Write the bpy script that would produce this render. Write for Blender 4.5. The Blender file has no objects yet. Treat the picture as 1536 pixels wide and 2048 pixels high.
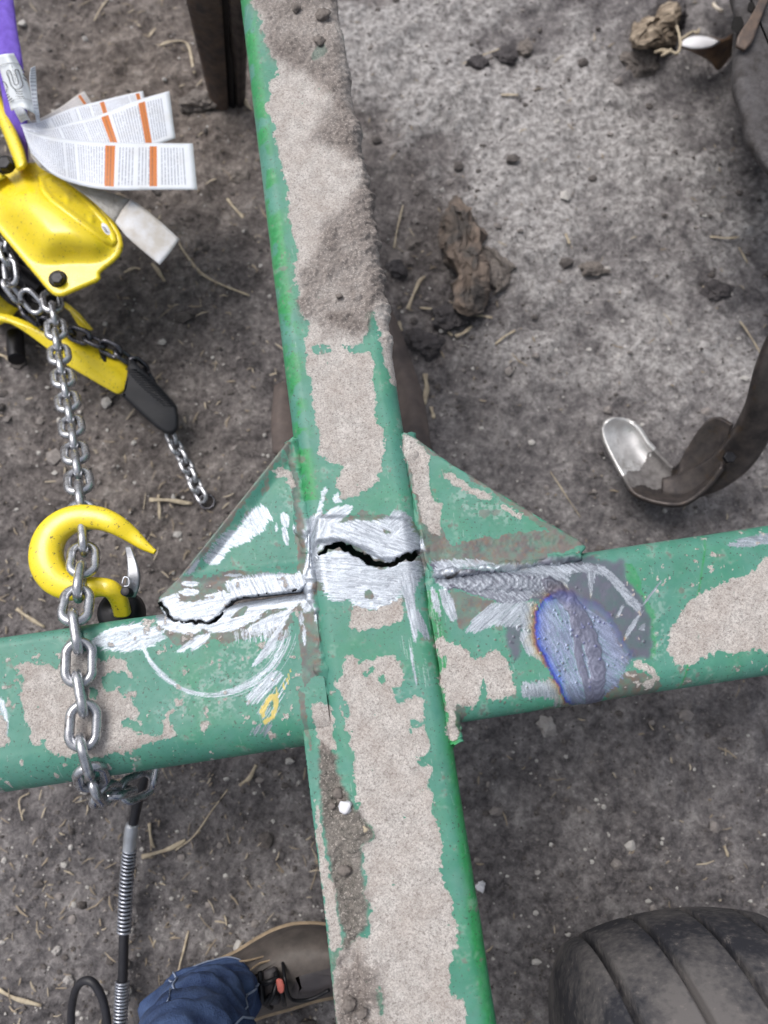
import bpy, bmesh, math, random
import numpy as np
from mathutils import Vector, Matrix
random.seed(7); RNG = np.random.default_rng(11)
sc = bpy.context.scene
# ------------------------------------------------------------------ camera, world, sun
F = 1475.; TH = math.radians(13.2); CZ = 1.0; H = .365          # focal in photo pixels, tilt, camera height, frame top height
cam = bpy.data.cameras.new('camera'); camo = bpy.data.objects.new('camera', cam); sc.collection.objects.link(camo)
camo.location = (0, 0, CZ); camo.rotation_euler = (TH, 0, 0)
cam.sensor_fit = 'VERTICAL'; cam.sensor_height = 36; cam.lens = F/2048*36
cam.clip_start = .01; cam.clip_end = 500
cam.dof.use_dof = True; cam.dof.focus_distance = .645; cam.dof.aperture_fstop = 4.8
sc.camera = camo
SUN_EL = math.radians(62); SUN_AZ = math.radians(-50)
w = bpy.data.worlds.new("World"); sc.world = w; w.use_nodes = True
nt = w.node_tree; bg = nt.nodes['Background']
sky = nt.nodes.new('ShaderNodeTexSky'); sky.sky_type = 'NISHITA'; sky.sun_disc = False
sky.sun_elevation = SUN_EL; sky.sun_rotation = SUN_AZ; sky.dust_density = 6.0; sky.air_density = 1.0; sky.ozone_density = 1.0
hs = nt.nodes.new('ShaderNodeHueSaturation'); hs.inputs['Saturation'].default_value = .42
nt.links.new(sky.outputs[0], hs.inputs['Color']); nt.links.new(hs.outputs[0], bg.inputs[0]); bg.inputs[1].default_value = .15
sl = bpy.data.lights.new('sun', 'SUN'); sl.energy = 1.3; sl.angle = math.radians(28); sl.color = (1, .97, .93)
so = bpy.data.objects.new('sun', sl); sc.collection.objects.link(so)
so.rotation_euler = (math.radians(90)-SUN_EL, 0, math.pi-SUN_AZ)
sc.view_settings.view_transform = 'Standard'; sc.view_settings.look = 'None'
sc.view_settings.exposure = 0.0; sc.view_settings.gamma = 1
sc.render.engine = 'CYCLES'; sc.cycles.max_bounces = 6

# ------------------------------------------------------------------ helpers: pixel <-> place
cT, sT = math.cos(TH), math.sin(TH)
def at(x, y, z=H):
    dx, dy, dz = (x-768)/F, -(y-1024)/F, -1.
    dy, dz = cT*dy-sT*dz, sT*dy+cT*dz
    t = (z-CZ)/dz
    return Vector((dx*t, dy*t, z))
def pxof(X, Y, Z):                                   # numpy: world -> photo pixel
    y = cT*Y+sT*(Z-CZ); z = -sT*Y+cT*(Z-CZ)
    return 768+F*X/(-z), 1024-F*y/(-z)
def zoomc(ox, oy, s): return lambda *p: [(ox+x/s, oy+y/s) for x, y in p]
C1 = zoomc(0, 0, 3.072); C2 = zoomc(0, 560, 3.012); C3 = zoomc(0, 1100, 2.194); C4 = zoomc(300, 850, 2.56)
C5 = zoomc(450, 0, 2.927); C5b = zoomc(800, 850, 2.56); C6 = zoomc(550, 1300, 2.738); CH = zoomc(0, 320, 5.12)
CB = zoomc(240, 1800, 3.339); CT = zoomc(1200, 0, 4.571); CW = zoomc(740, 380, 3.938); CR = zoomc(1100, 600, 3.523)
# ------------------------------------------------------------------ helpers: objects
def props(o, label=None, cat=None, group=None, kind=None):
    if label: o['label'] = label
    if cat: o['category'] = cat
    if group: o['group'] = group
    if kind: o['kind'] = kind
    return o
def thing(name, loc, label, cat, group=None):
    o = bpy.data.objects.new(name, None); sc.collection.objects.link(o); o.location = loc; o.empty_display_size = .02
    bpy.context.view_layer.update()
    return props(o, label, cat, group)
def wloc(p):
    l = Vector((0, 0, 0))
    while p: l = l+p.location; p = p.parent
    return l
def link(name, me, mat=None, parent=None, smooth=True):
    o = bpy.data.objects.new(name, me); sc.collection.objects.link(o)
    if mat: me.materials.append(mat)
    if smooth and len(me.polygons): me.polygons.foreach_set('use_smooth', np.ones(len(me.polygons), bool))
    if parent:
        o.parent = parent; d = wloc(parent)
        me.transform(Matrix.Translation(-d))          # parts keep world coordinates, stored relative to their thing
    return o
def pobj(name, V, Fc, mat, parent=None, smooth=True):
    me = bpy.data.meshes.new(name); me.from_pydata([tuple(v) for v in V], [], [tuple(f) for f in Fc]); me.update()
    return link(name, me, mat, parent, smooth)
def gridmesh(name, P, closed_u=False, keep=None):    # P: (nu,nv,3) numpy array -> quads
    nu, nv = P.shape[:2]
    idx = np.arange(nu*nv).reshape(nu, nv)
    if closed_u: idx = np.concatenate([idx, idx[:1]], 0)
    a, b, c, d = idx[:-1, :-1].ravel(), idx[1:, :-1].ravel(), idx[1:, 1:].ravel(), idx[:-1, 1:].ravel()
    q = np.stack([a, b, c, d], 1)
    if keep is not None:
        k = keep.ravel(); q = q[k[q].all(1)]
    me = bpy.data.meshes.new(name)
    me.vertices.add(nu*nv); me.vertices.foreach_set('co', P.reshape(-1).astype(np.float32))
    me.loops.add(q.size); me.loops.foreach_set('vertex_index', q.ravel().astype(np.int32))
    me.polygons.add(len(q)); me.polygons.foreach_set('loop_start', (np.arange(len(q))*4).astype(np.int32))
    me.polygons.foreach_set('loop_total', np.full(len(q), 4, np.int32))
    me.update(calc_edges=True); me.validate()
    return me
def catmull(P, n):                                   # smooth resample of a control polyline (numpy), n samples per span
    P = np.array(P, float); m = len(P)
    if m == 2: return np.array([P[0]+(P[1]-P[0])*t for t in np.linspace(0, 1, n+1)])
    E = np.vstack([2*P[0]-P[1], P, 2*P[-1]-P[-2]]); out = []
    for i in range(m-1):
        p0, p1, p2, p3 = E[i:i+4]
        for t in np.arange(n)/n:
            out.append(.5*((2*p1)+(p2-p0)*t+(2*p0-5*p1+4*p2-p3)*t*t+(3*p1-p0-3*p2+p3)*t**3))
    out.append(P[-1]); return np.array(out)
def tube_mb(path, rad, seg=12, caps=True, flat=1., up=(0, 0, 1), power=2.):
    path = np.array(path, float); n = len(path)
    rad = np.full(n, rad) if np.isscalar(rad) else np.array(rad)
    T = np.gradient(path, axis=0); T /= np.linalg.norm(T, axis=1)[:, None]+1e-12
    V, Fc = [], []; up = np.array(up, float)
    for i in range(n):
        s = np.cross(T[i], up)
        if np.linalg.norm(s) < 1e-4: s = np.cross(T[i], [1, 0, 0])
        s /= np.linalg.norm(s); u = np.cross(s, T[i])
        for k in range(seg):
            a = 2*math.pi*k/seg; ca, sa = math.cos(a), math.sin(a)
            ca = math.copysign(abs(ca)**(2/power), ca); sa = math.copysign(abs(sa)**(2/power), sa)
            V.append(path[i]+s*ca*rad[i]+u*sa*rad[i]*flat)
    for i in range(n-1):
        for k in range(seg):
            a, b = i*seg+k, i*seg+(k+1) % seg; Fc.append((a, b, b+seg, a+seg))
    if caps:
        Fc.append(tuple(range(seg))[::-1]); Fc.append(tuple((n-1)*seg+k for k in range(seg)))
    return V, Fc
def tube(name, path, rad, mat, parent=None, **k):
    V, Fc = tube_mb(path, rad, **k); return pobj(name, V, Fc, mat, parent)
def merge(parts):
    V, Fc = [], []
    for v, f in parts:
        o = len(V); V += list(v); Fc += [tuple(i+o for i in q) for q in f]
    return V, Fc
def ptube(name, pts, mat, parent=None, n=6, seg=12, **k):   # pts: (px,py,z,radius m)
    A = np.array([list(at(p[0], p[1], p[2]))+[p[3]] for p in pts]); A = catmull(A, n)
    return tube(name, A[:, :3], A[:, 3], mat, parent, seg=seg, **k)
def sheet(name, rows, mat, parent=None, thick=.003, nu=6, nv=6, uv=False, sub=None):
    # rows: list of rows of (px,py,z); spline-upsampled both ways
    A = np.array([[list(at(*p)) for p in r] for r in rows])
    A = np.array([catmull(r, nv) for r in A]); A = np.array([catmull(A[:, j], nu) for j in range(A.shape[1])]).transpose(1, 0, 2)
    me = gridmesh(name, A)
    if uv:
        L = me.uv_layers.new(name='UVMap'); nu_, nv_ = A.shape[:2]
        vi = np.zeros(len(me.loops), np.int32); me.loops.foreach_get('vertex_index', vi)
        L.data.foreach_set('uv', np.stack([(vi % nv_)/(nv_-1), (vi//nv_)/(nu_-1)], 1).astype(np.float32).ravel())
    o = link(name, me, mat, parent)
    if thick:
        m = o.modifiers.new('s', 'SOLIDIFY'); m.thickness = thick; m.offset = -1
    return o
def inpoly(X, Y, poly):
    ins = np.zeros(np.shape(X), bool); n = len(poly)
    for i in range(n):
        x0, y0 = poly[i]; x1, y1 = poly[(i+1) % n]
        if y0 == y1: continue
        c = ((Y >= min(y0, y1)) & (Y < max(y0, y1)))
        ins ^= c & (X > x0+(Y-y0)*(x1-x0)/(y1-y0))
    return ins
def resample(poly, n):
    P = np.array(list(poly)+[poly[0]], float); d = np.r_[0, np.cumsum(np.linalg.norm(np.diff(P, axis=0), axis=1))]
    t = np.linspace(0, d[-1], n, endpoint=False)
    return np.stack([np.interp(t, d, P[:, 0]), np.interp(t, d, P[:, 1])], 1)
def smoothpoly(P, it=2):
    for _ in range(it): P = .25*np.roll(P, 1, 0)+.5*P+.25*np.roll(P, -1, 0)
    return P
def loft(name, rings, mat, parent=None, n=96, cap=True, sm=2, bottom=True):
    # rings: list of (polygon px, z); joined in order, last one capped
    R = []
    for poly, z in rings:
        Q = smoothpoly(resample(poly, n), sm)
        zz = z if callable(z) else (lambda x, y, z=z: z)
        R.append([at(x, y, zz(x, y)) for x, y in Q])
    V = [p for r in R for p in r]; Fc = []
    for i in range(len(R)-1):
        for k in range(n):
            a, b = i*n+k, i*n+(k+1) % n; Fc.append((a, b, b+n, a+n))
    if cap:
        Fc.append(tuple((len(R)-1)*n+k for k in range(n)))
    if bottom: Fc.append(tuple(range(n))[::-1])
    o = pobj(name, V, Fc, mat, parent)
    bm = bmesh.new(); bm.from_mesh(o.data); bmesh.ops.recalc_face_normals(bm, faces=bm.faces); bm.to_mesh(o.data); bm.free()
    return o
def inset(poly, k, c=None):
    P = np.array(poly, float); c = P.mean(0) if c is None else np.array(c); return [tuple(c+(p-c)*k) for p in P]
def shrink(poly, d):                                 # move every vertex inward by d px
    P = resample(poly, 160); P = smoothpoly(P, 2)
    T = np.roll(P, -1, 0)-np.roll(P, 1, 0); T /= np.linalg.norm(T, axis=1)[:, None]+1e-9
    N = np.stack([-T[:, 1], T[:, 0]], 1)
    a = np.sum(P[:, 0]*np.roll(P[:, 1], -1)-np.roll(P[:, 0], -1)*P[:, 1])
    return [tuple(p) for p in smoothpoly(P+N*d*(1 if a > 0 else -1), 4)]
def cyl(name, c, r, h, mat, parent=None, seg=24, axis=(0, 0, 1), bev=.15, rt=None):
    ax = Vector(axis).normalized(); q = Vector((0, 0, 1)).rotation_difference(ax); rt = rt or r; b = bev*min(r, h)
    V, Fc = [], []; prof = [(r, 0), (r, h-b), (r-b*.3, h-b*.3), (r-b, h)]
    for rr, z in prof:
        for k in range(seg):
            a = 2*math.pi*k/seg; V.append(Vector(c)+q @ Vector((rr*math.cos(a), rr*math.sin(a), z)))
    for i in range(3):
        for k in range(seg):
            a, b_ = i*seg+k, i*seg+(k+1) % seg; Fc.append((a, b_, b_+seg, a+seg))
    Fc.append(tuple(range(seg))[::-1]); Fc.append(tuple(3*seg+k for k in range(seg)))
    o = pobj(name, V, Fc, mat, parent, smooth=seg > 8)
    if seg > 8:
        m = o.modifiers.new('e', 'EDGE_SPLIT'); m.split_angle = math.radians(50)
    return o
# ------------------------------------------------------------------ helpers: noise
def vnoise(shape, cell, rng=RNG):
    h, w_ = shape; cy, cx = (cell if isinstance(cell, tuple) else (cell, cell))
    g = rng.random((int(h/cy)+3, int(w_/cx)+3)).astype(np.float32)
    y = np.arange(h)/cy; x = np.arange(w_)/cx
    yi = y.astype(int); xi = x.astype(int); fy = (y-yi)[:, None]; fx = (x-xi)[None]
    fy = fy*fy*(3-2*fy); fx = fx*fx*(3-2*fx)
    g00 = g[yi][:, xi]; g01 = g[yi][:, xi+1]; g10 = g[yi+1][:, xi]; g11 = g[yi+1][:, xi+1]
    return ((g00*(1-fx)+g01*fx)*(1-fy)+(g10*(1-fx)+g11*fx)*fy).astype(np.float32)*2-1
def fbm(shape, cell, octs=4, gain=.5):
    out = np.zeros(shape, np.float32); a = 1; s = 0
    for _ in range(octs):
        if cell < 1: break
        out += a*vnoise(shape, cell); s += a; a *= gain; cell /= 2
    return out/s*1.6
def blur(A, r):
    for ax in (0, 1):
        for _ in range(2):
            k = int(r); B = np.concatenate([np.repeat(np.take(A, [0], ax), k+1, ax), A, np.repeat(np.take(A, [-1], ax), k, ax)], ax)
            S = np.cumsum(B, axis=ax, dtype=np.float64)
            n = A.shape[ax]; A = ((np.take(S, range(2*k+1, 2*k+1+n), ax)-np.take(S, range(0, n), ax))/(2*k+1)).astype(np.float32)
    return A
def sm(e0, e1, x):
    t = np.clip((x-e0)/(e1-e0), 0, 1); return t*t*(3-2*t)
# ------------------------------------------------------------------ helpers: materials
class M:
    def __init__(s, name):
        s.m = bpy.data.materials.new(name); s.m.use_nodes = True; s.t = s.m.node_tree; s.b = s.t.nodes['Principled BSDF']
    def n(s, k, **kw):
        x = s.t.nodes.new(k)
        for a, v in kw.items(): setattr(x, a, v)
        return x
    def l(s, a, b): s.t.links.new(a, b)
    def set(s, **kw):
        for k, v in kw.items():
            i = s.b.inputs[k.replace('_', ' ')]
            if isinstance(v, (int, float, tuple)): i.default_value = v if not (isinstance(v, tuple) and len(v) == 3) else (*v, 1)
            else: s.l(v, i)
        return s
    def noise(s, scale, detail=4, rough=.55, dist=0, vec=None, out=0):
        x = s.n('ShaderNodeTexNoise'); x.inputs['Scale'].default_value = scale; x.inputs['Detail'].default_value = detail
        x.inputs['Roughness'].default_value = rough; x.inputs['Distortion'].default_value = dist
        s.l(vec if vec else s.obj(), x.inputs['Vector']); return x.outputs[out]
    def vor(s, scale, feature='F1', out='Distance', vec=None):
        x = s.n('ShaderNodeTexVoronoi', feature=feature); x.inputs['Scale'].default_value = scale
        s.l(vec if vec else s.obj(), x.inputs['Vector']); return x.outputs[out]
    def obj(s):
        if not hasattr(s, 'o'): s.o = s.n('ShaderNodeTexCoord')
        return s.o.outputs['Object']
    def uv(s):
        s.obj(); return s.o.outputs['UV']
    def mapv(s, scale, vec=None, rot=(0, 0, 0)):
        x = s.n('ShaderNodeMapping'); x.inputs['Scale'].default_value = scale; x.inputs['Rotation'].default_value = rot
        s.l(vec if vec else s.obj(), x.inputs[0]); return x.outputs[0]
    def ramp(s, f, *stops, interp='LINEAR'):
        x = s.n('ShaderNodeValToRGB'); s.l(f, x.inputs[0]); r = x.color_ramp; r.interpolation = interp
        while len(r.elements) < len(stops): r.elements.new(.5)
        for e, (p, c) in zip(r.elements, stops):
            e.position = p; e.color = (c, c, c, 1) if isinstance(c, (int, float)) else (*c, 1)
        return x.outputs[0]
    def mix(s, f, a, b, mode='MIX'):
        x = s.n('ShaderNodeMix', data_type='RGBA', blend_type=mode)
        for v, i in ((f, x.inputs[0]), (a, x.inputs[6]), (b, x.inputs[7])):
            if isinstance(v, (int, float)): i.default_value = v if i == x.inputs[0] else (v, v, v, 1)
            elif isinstance(v, tuple): i.default_value = (*v, 1)
            else: s.l(v, i)
        return x.outputs[2]
    def ma(s, op, a, b=0., c=0.):
        x = s.n('ShaderNodeMath', operation=op)
        for v, i in zip((a, b, c), x.inputs):
            if isinstance(v, (int, float)): i.default_value = v
            else: s.l(v, i)
        return x.outputs[0]
    def attr(s, name):
        x = s.n('ShaderNodeAttribute', attribute_name=name); y = s.n('ShaderNodeSeparateColor'); s.l(x.outputs['Color'], y.inputs[0])
        return y.outputs[0], y.outputs[1], y.outputs[2], x.outputs['Alpha']
    def bump(s, h, strength=.5, dist=.001, prev=None):
        x = s.n('ShaderNodeBump'); x.inputs['Strength'].default_value = strength; x.inputs['Distance'].default_value = dist
        s.l(h, x.inputs['Height'])
        if prev: s.l(prev, x.inputs['Normal'])
        s.l(x.outputs[0], s.b.inputs['Normal']); return x.outputs[0]
def simple(name, col, rough=.6, metal=0., var=.25, scale=60, bump=.3, bdist=.0006, bscale=400, col2=None):
    m = M(name); c2 = col2 or tuple(v*(1-var) for v in col)
    f = m.ramp(m.noise(scale, 5, .6), (.35, 0), (.65, 1))
    m.set(Base_Color=m.mix(f, col, c2), Roughness=m.ramp(m.noise(scale*2.3, 4), (.3, max(rough-.1, .05)), (.7, min(rough+.12, 1))), Metallic=metal)
    if bump: m.bump(m.noise(bscale, 4), bump, bdist)
    return m.m
# ------------------------------------------------------------------ the frame's surface maps (laid out on the plane of the frame's top)
MG = 150; SH = (2048+2*MG, 1536+2*MG)
N4, N10, N24, N60 = fbm(SH, 5, 2), fbm(SH, 12, 3), fbm(SH, 28, 4), fbm(SH, 90, 4)
W1x, W1y, W2x, W2y = fbm(SH, 7, 2), fbm(SH, 7, 2), fbm(SH, 26, 3), fbm(SH, 26, 3)
GY, GX = np.mgrid[0:SH[0], 0:SH[1]].astype(np.float32)
def polymask(poly):
    P = [(x+MG, y+MG) for x, y in poly]; xs = [p[0] for p in P]; ys = [p[1] for p in P]
    x0, x1 = max(int(min(xs))-1, 0), min(int(max(xs))+2, SH[1]); y0, y1 = max(int(min(ys))-1, 0), min(int(max(ys))+2, SH[0])
    m = np.zeros(SH, np.float32)
    if x1 > x0 and y1 > y0: m[y0:y1, x0:x1] = inpoly(GX[y0:y1, x0:x1]+.01, GY[y0:y1, x0:x1]+.013, P)
    return m
def warp(m, a1=3., a2=6.):
    yi = np.clip(GY+W1y*a1+W2y*a2, 0, SH[0]-1).astype(int); xi = np.clip(GX+W1x*a1+W2x*a2, 0, SH[1]-1).astype(int)
    return m[yi, xi]
def z0(): return np.zeros(SH, np.float32)
dust, soil, metal, ox, grey, stri, bright, chalk, yel, hgt, crack = (z0() for _ in range(11))
stri += .5
def put(A, polys, a1=3., a2=6., v=1.):
    m = z0()
    for p in polys: m = np.maximum(m, polymask(p))
    np.maximum(A, warp(m, a1, a2)*v, out=A)
def cut(A, polys, a1=2., a2=3.):
    for p in polys: A *= 1-warp(polymask(p), a1, a2)
# --- dust and dried mud
D_top = C5((165,-200),(165,0),(205,180),(250,300),(300,380),(310,440),(250,520),(245,650),(285,740),(270,850),(320,920),(335,1050),(345,1150),(385,1330),(410,1450),(410,1600),(430,1750),(470,1850),(480,1920))+[
    (612,690),(615,730),(622,790),(634,850),(640,905),(660,925),(682,930),(675,965),(680,1000),(705,995),(735,985),(765,965),(768,900),(765,860),(750,845),(752,800),(745,740),(742,705),(732,700),(728,660),(732,632),(750,632),(757,680),(765,720),(792,770),(800,760),(790,660),(785,560),(770,480),(755,400),(745,330),(722,285),(712,200),(696,100),(685,0),(660,-140)]
D_low = C6((380,0),(440,40),(450,70),(520,50),(540,60),(560,20),(650,10),(690,60),(720,150),(690,200),(650,210),(640,240),(690,300),(740,260),(790,230),(810,280),(815,400),(845,470),(845,560),(760,580),(790,620),(850,640),(865,780),(880,900),(910,1040),(920,1200),(945,1270),(975,1450),(990,1600),(970,1720),(955,1850),(965,1895),(1035,1900),(1060,2060),(1090,2400),(300,2400),(330,2048),(310,1750),(360,1640),(500,1560),(520,1480),(500,1400),(490,1250),(470,1180),(480,1080),(540,1020),(520,960),(440,900),(450,850),(445,700),(430,560),(410,520),(400,440),(370,400),(355,330),(360,260),(320,230),(320,170),(365,120),(370,60))
D_flange = C6((190,280),(300,290),(330,540),(290,560),(240,540),(210,400))
D_flange2 = C6((215,800),(250,880),(268,1060),(300,1230),(330,1300),(350,1470),(370,1620),(300,1640),(275,1400),(245,1250),(225,1050))
D_left = C3((75,500),(120,490),(200,500),(240,520),(270,440),(330,430),(400,460),(450,490),(520,470),(560,480),(580,540),(480,540),(450,560),(450,620),(500,620),(570,640),(620,720),(600,760),(560,760),(600,800),(680,820),(700,790),(740,690),(770,690),(740,760),(770,820),(700,850),(600,870),(540,880),(500,880),(430,915),(330,900),(260,890),(230,880),(200,890),(195,830),(150,870),(130,800),(95,740),(90,640),(85,560))
D_rt = C5b((185,1080),(240,1100),(290,1130),(340,1150),(380,1200),(420,1160),(490,1140),(540,1190),(570,1260),(595,1340),(560,1390),(480,1420),(420,1380),(400,1400),(380,1440),(330,1430),(290,1470),(300,1580),(265,1640),(230,1500),(210,1350),(200,1200))
D_far = [(1700,1085),(1536,1108),(1500,1150),(1440,1160),(1380,1200),(1340,1260),(1335,1300),(1350,1330),(1400,1320),(1450,1310),(1536,1300),(1700,1290)]
D_seam = C5b((0,20),(60,50),(130,120),(160,170),(150,300),(160,380),(215,400),(200,480),(215,560),(150,560),(110,480),(90,420),(60,250),(10,120))
D_gus1 = C5b((200,220),(290,260),(470,360),(470,400),(330,330),(210,260)); D_gus2 = C5b((490,400),(540,410),(630,460),(620,490),(550,450))
D_scr = C4((1025,960),(1050,920),(1130,950),(1300,880),(1310,1000),(1200,1030),(1080,1060),(1020,1040))
D_gl = C4((610,220),(680,200),(720,220),(745,300),(720,330),(690,260),(640,260))
D_ring = C5b((1180,1210),(1240,1205),(1310,1250),(1335,1300),(1290,1345),(1200,1330),(1180,1310),(1260,1320),(1295,1290),(1260,1260),(1200,1245))
put(dust, [D_top, D_low, D_left, D_far, D_rt], 4, 7)
put(dust, [D_flange, D_flange2, D_seam, D_gus1, D_gus2, D_gl, D_ring], 3, 4)
put(dust, [D_scr], 4, 3, .8)
put(dust, [[(-200,1410),(-30,1400),(10,1440),(20,1480),(-10,1500),(-200,1530)]], 4, 8)
dust *= np.where(dust > 0, 1, 0)
cut(dust, [[(625,690),(645,686),(660,690),(658,705),(640,710),(628,706)], [(685,690),(730,690),(745,696),(742,706),(700,704)], [(621,109),(648,85),(655,102),(628,122)], [(735,640),(752,640),(764,720),(785,800),(795,860),(760,840),(742,720)],
           C6((480,130),(540,80),(550,100),(500,150)), C6((560,150),(590,130),(605,160),(590,190)), C6((360,290),(400,290),(405,375),(375,370)), C6((735,440),(750,430),(755,455),(740,460)), C6((480,1120),(492,1100),(485,1150),(472,1170)), C6((475,1240),(495,1190),(510,1240),(500,1290),(485,1285)), C6((505,1440),(530,1425),(540,1440),(520,1470)), C6((560,1850),(580,1840),(595,1990),(575,2000)), C6((740,390),(800,400),(805,425),(760,430)),
           C3((530,740),(570,740),(575,770),(540,780)), C3((390,600),(430,610),(425,660),(395,650)), C5b((215,1180),(232,1180),(235,1240),(218,1240)), C5b((420,1300),(450,1370),(435,1400),(415,1360))])
np.maximum(dust, sm(.62, .8, N10+.35*N60)*.9*warp(polymask([(1240,1040),(1700,980),(1700,1400),(1240,1420)]))*.35, out=dust)
np.maximum(dust, sm(.75, 1.0, N10+.5*N24)*.7*polymask([(-150,1230),(600,1150),(600,1520),(-150,1620)]), out=dust)
put(soil, [C6((235,480),(290,560),(330,570),(345,640),(380,740),(430,860),(520,960),(540,1020),(480,1080),(470,1180),(490,1250),(500,1400),(520,1480),(470,1560),(400,1640),(370,1600),(355,1450),(330,1330),(300,1200),(290,1080),(265,950),(250,800),(245,640))], 3, 5)
S_low = blur(warp(polymask(C6((320,1640),(560,1690),(600,1900),(560,2048),(560,2400),(300,2400),(330,2048))), 6, 14), 12)
S_up = blur(warp(polymask(C5((165,-300),(165,0),(215,180),(290,360),(450,420),(620,560),(560,700),(500,830),(720,900),(800,1000),(700,1200),(560,1300),(520,1480),(430,1620),(470,1850),(560,1960),(800,1960),(830,1830),(940,1750),(900,1450),(835,950),(760,800),(730,560),(690,280),(650,0),(640,-300))), 6, 12), 8)
soil = np.maximum(soil, S_low*sm(-.6, .3, N24+N60)*.95)
soil = np.maximum(soil, S_up*np.clip(.88+.25*N60+.2*N24, .55, 1))
soil = np.maximum(soil, .95*polymask([(590,600),(760,560),(735,665),(620,650)])*sm(-.2, .5, N24+.4))
soil = blur(soil, 2)
# --- bare / oxidised places
put(ox, [C4((30,890),(60,870),(150,790),(420,740),(700,760),(760,780),(800,700),(830,560),(820,460),(1000,470),(1100,450),(1240,455),(1330,470),(1400,560),(1420,660),(1400,760),(1340,800),(1290,860),(1260,900),(1000,900),(860,830),(850,920),(800,960),(720,960),(720,1060),(640,1110),(560,1090),(500,1110),(400,1130),(330,1120),(240,1130),(120,1120),(40,1050),(20,960))], 4, 8)
put(ox, [C5b((100,480),(200,560),(260,620),(500,560),(720,540),(760,600),(760,700),(1000,700),(1000,760),(400,720),(160,700)), C4((690,80),(725,80),(760,300),(790,520),(800,700),(760,760),(740,560),(715,300)), C4((1300,40),(1340,120),(1390,330),(1420,560),(1440,640),(1395,620),(1370,470),(1330,250)), C4((720,60),(700,110),(480,400),(250,700),(60,880),(30,890),(200,690),(450,370),(660,90)), C5b((120,560),(220,520),(260,600),(500,560),(740,540),(860,570),(930,620),(860,650),(700,680),(480,715),(250,700),(150,700)), C5b((20,20),(140,110),(300,200),(640,440),(900,580),(945,620),(900,630),(600,440),(280,215),(120,130)), C5b((260,840),(500,910),(460,940),(400,960),(340,1040),(300,1035),(270,950)), C5b((1110,1300),(1180,1260),(1330,1290),(1345,1360),(1240,1380),(1080,1420),(1060,1380)), C5b((680,1475),(760,1435),(900,1420),(1000,1450),(900,1462),(740,1485))], 3, 5)
put(ox, [C6((120,215),(160,240),(200,560),(190,560),(150,400)), C6((200,0),(240,0),(245,120),(190,160),(190,60)), C4((760,960),(840,940),(870,1100),(840,1280),(790,1350),(770,1200)), C4((600,240),(580,300),(560,340),(575,350),(605,320)), C5b((240,1430),(330,1440),(345,1470),(310,1550),(300,1600),(270,1640)), C6((640,280),(700,310),(720,280),(690,330),(650,310))], 2, 3)
ox *= np.clip(.75+.35*N10, .4, 1)
np.maximum(ox, sm(.85, 1.15, N24+.5*N10)*.6, out=ox)
# flecks of rust
np.maximum(ox, sm(1.0, 1.2, N4+.35*N24)*.55, out=ox)
# --- heat blackened patch and weld metal on the right tube
put(grey, [C5b((740,680),(1000,670),(1165,690),(1165,790),(1230,900),(1280,1000),(1290,1190),(1200,1195),(1150,1250),(1000,1000),(860,880),(700,900),(560,780)), C5b((550,1020),(640,1030),(640,1100),(620,1200),(560,1200),(550,1100))], 3, 7, 1.)
grey = blur(grey, 3)*np.clip(.9+.15*N10, 0, 1)
put(grey, [C5b((150,700),(230,690),(300,730),(480,740),(620,760),(760,800),(860,880),(760,900),(700,880),(620,910),(560,920),(450,890),(330,850),(260,820),(200,800))], 2, 3)
temp_poly = C5b((735,900),(800,860),(900,880),(1000,960),(1090,1020),(1120,1110),(1170,1180),(1165,1240),(1120,1330),(1060,1400),(1010,1455),(900,1430),(850,1370),(790,1290),(740,1200),(712,1100),(710,990))
tm = blur(warp(polymask(temp_poly), 4, 8), 16); tm = np.clip(tm+.05*N10+.03*N4*(tm > .1), 0, 1)*(tm > .02)
tm = np.clip(tm*(1+1.1*sm(1140, 1185, GX-MG+.3*(GY-MG-1290))), 0, 1)
stri = np.where(grey > .25, .2+.08*N10, stri).astype(np.float32)
# --- ground-back metal: filled with single grinder strokes
def strokes(poly, ang, n=None, length=(20, 60), ext=9, w=(.7, 1.5), jit=3.5, fill=.85, target=None, dens=1.7):
    global stri
    T = metal if target is None else target
    m = polymask(poly); ys, xs = np.nonzero(m)
    if len(xs) == 0: return
    if fill: np.maximum(T, warp(m, 2, 1.5)*fill, out=T)
    n = n or int(len(xs)/18*dens)
    k = RNG.integers(0, len(xs), n)
    for i in k:
        a = math.radians(ang(xs[i]-MG, ys[i]-MG) if callable(ang) else ang)+math.radians(RNG.normal(0, jit))
        L = RNG.uniform(*length); t = np.arange(-L/2, L/2, .6); ca, sa = math.cos(a), math.sin(a); e = RNG.uniform(0, ext)
        X = xs[i]+t*ca; Y = ys[i]+t*sa; s = np.sign(t)
        cx = np.clip(X-s*ca*e, 0, SH[1]-1).astype(int); cy = np.clip(Y-s*sa*e, 0, SH[0]-1).astype(int)
        ok = m[cy, cx] > 0; X, Y = X[ok], Y[ok]; ww = RNG.uniform(*w); v = RNG.uniform(0, 1); g = RNG.uniform(.75, 1)
        for o in np.arange(-ww/2, ww/2+.01, .6):
            px = np.clip(X-sa*o, 0, SH[1]-1).astype(int); py = np.clip(Y+ca*o, 0, SH[0]-1).astype(int)
            T[py, px] = np.maximum(T[py, px], g); stri[py, px] = v
strokes(C4((880,540),(920,515),(1000,510),(1060,495),(1150,500),(1200,490),(1250,445),(1300,460),(1325,480),(1330,550),(1370,570),(1390,610),(1380,640),(1320,665),(1260,690),(1230,700),(1180,690),(1130,650),(1060,620),(1000,600),(940,590),(880,600)), lambda x, y: 24 if x < 780 else -60+(x-780)*1.2)
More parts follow.
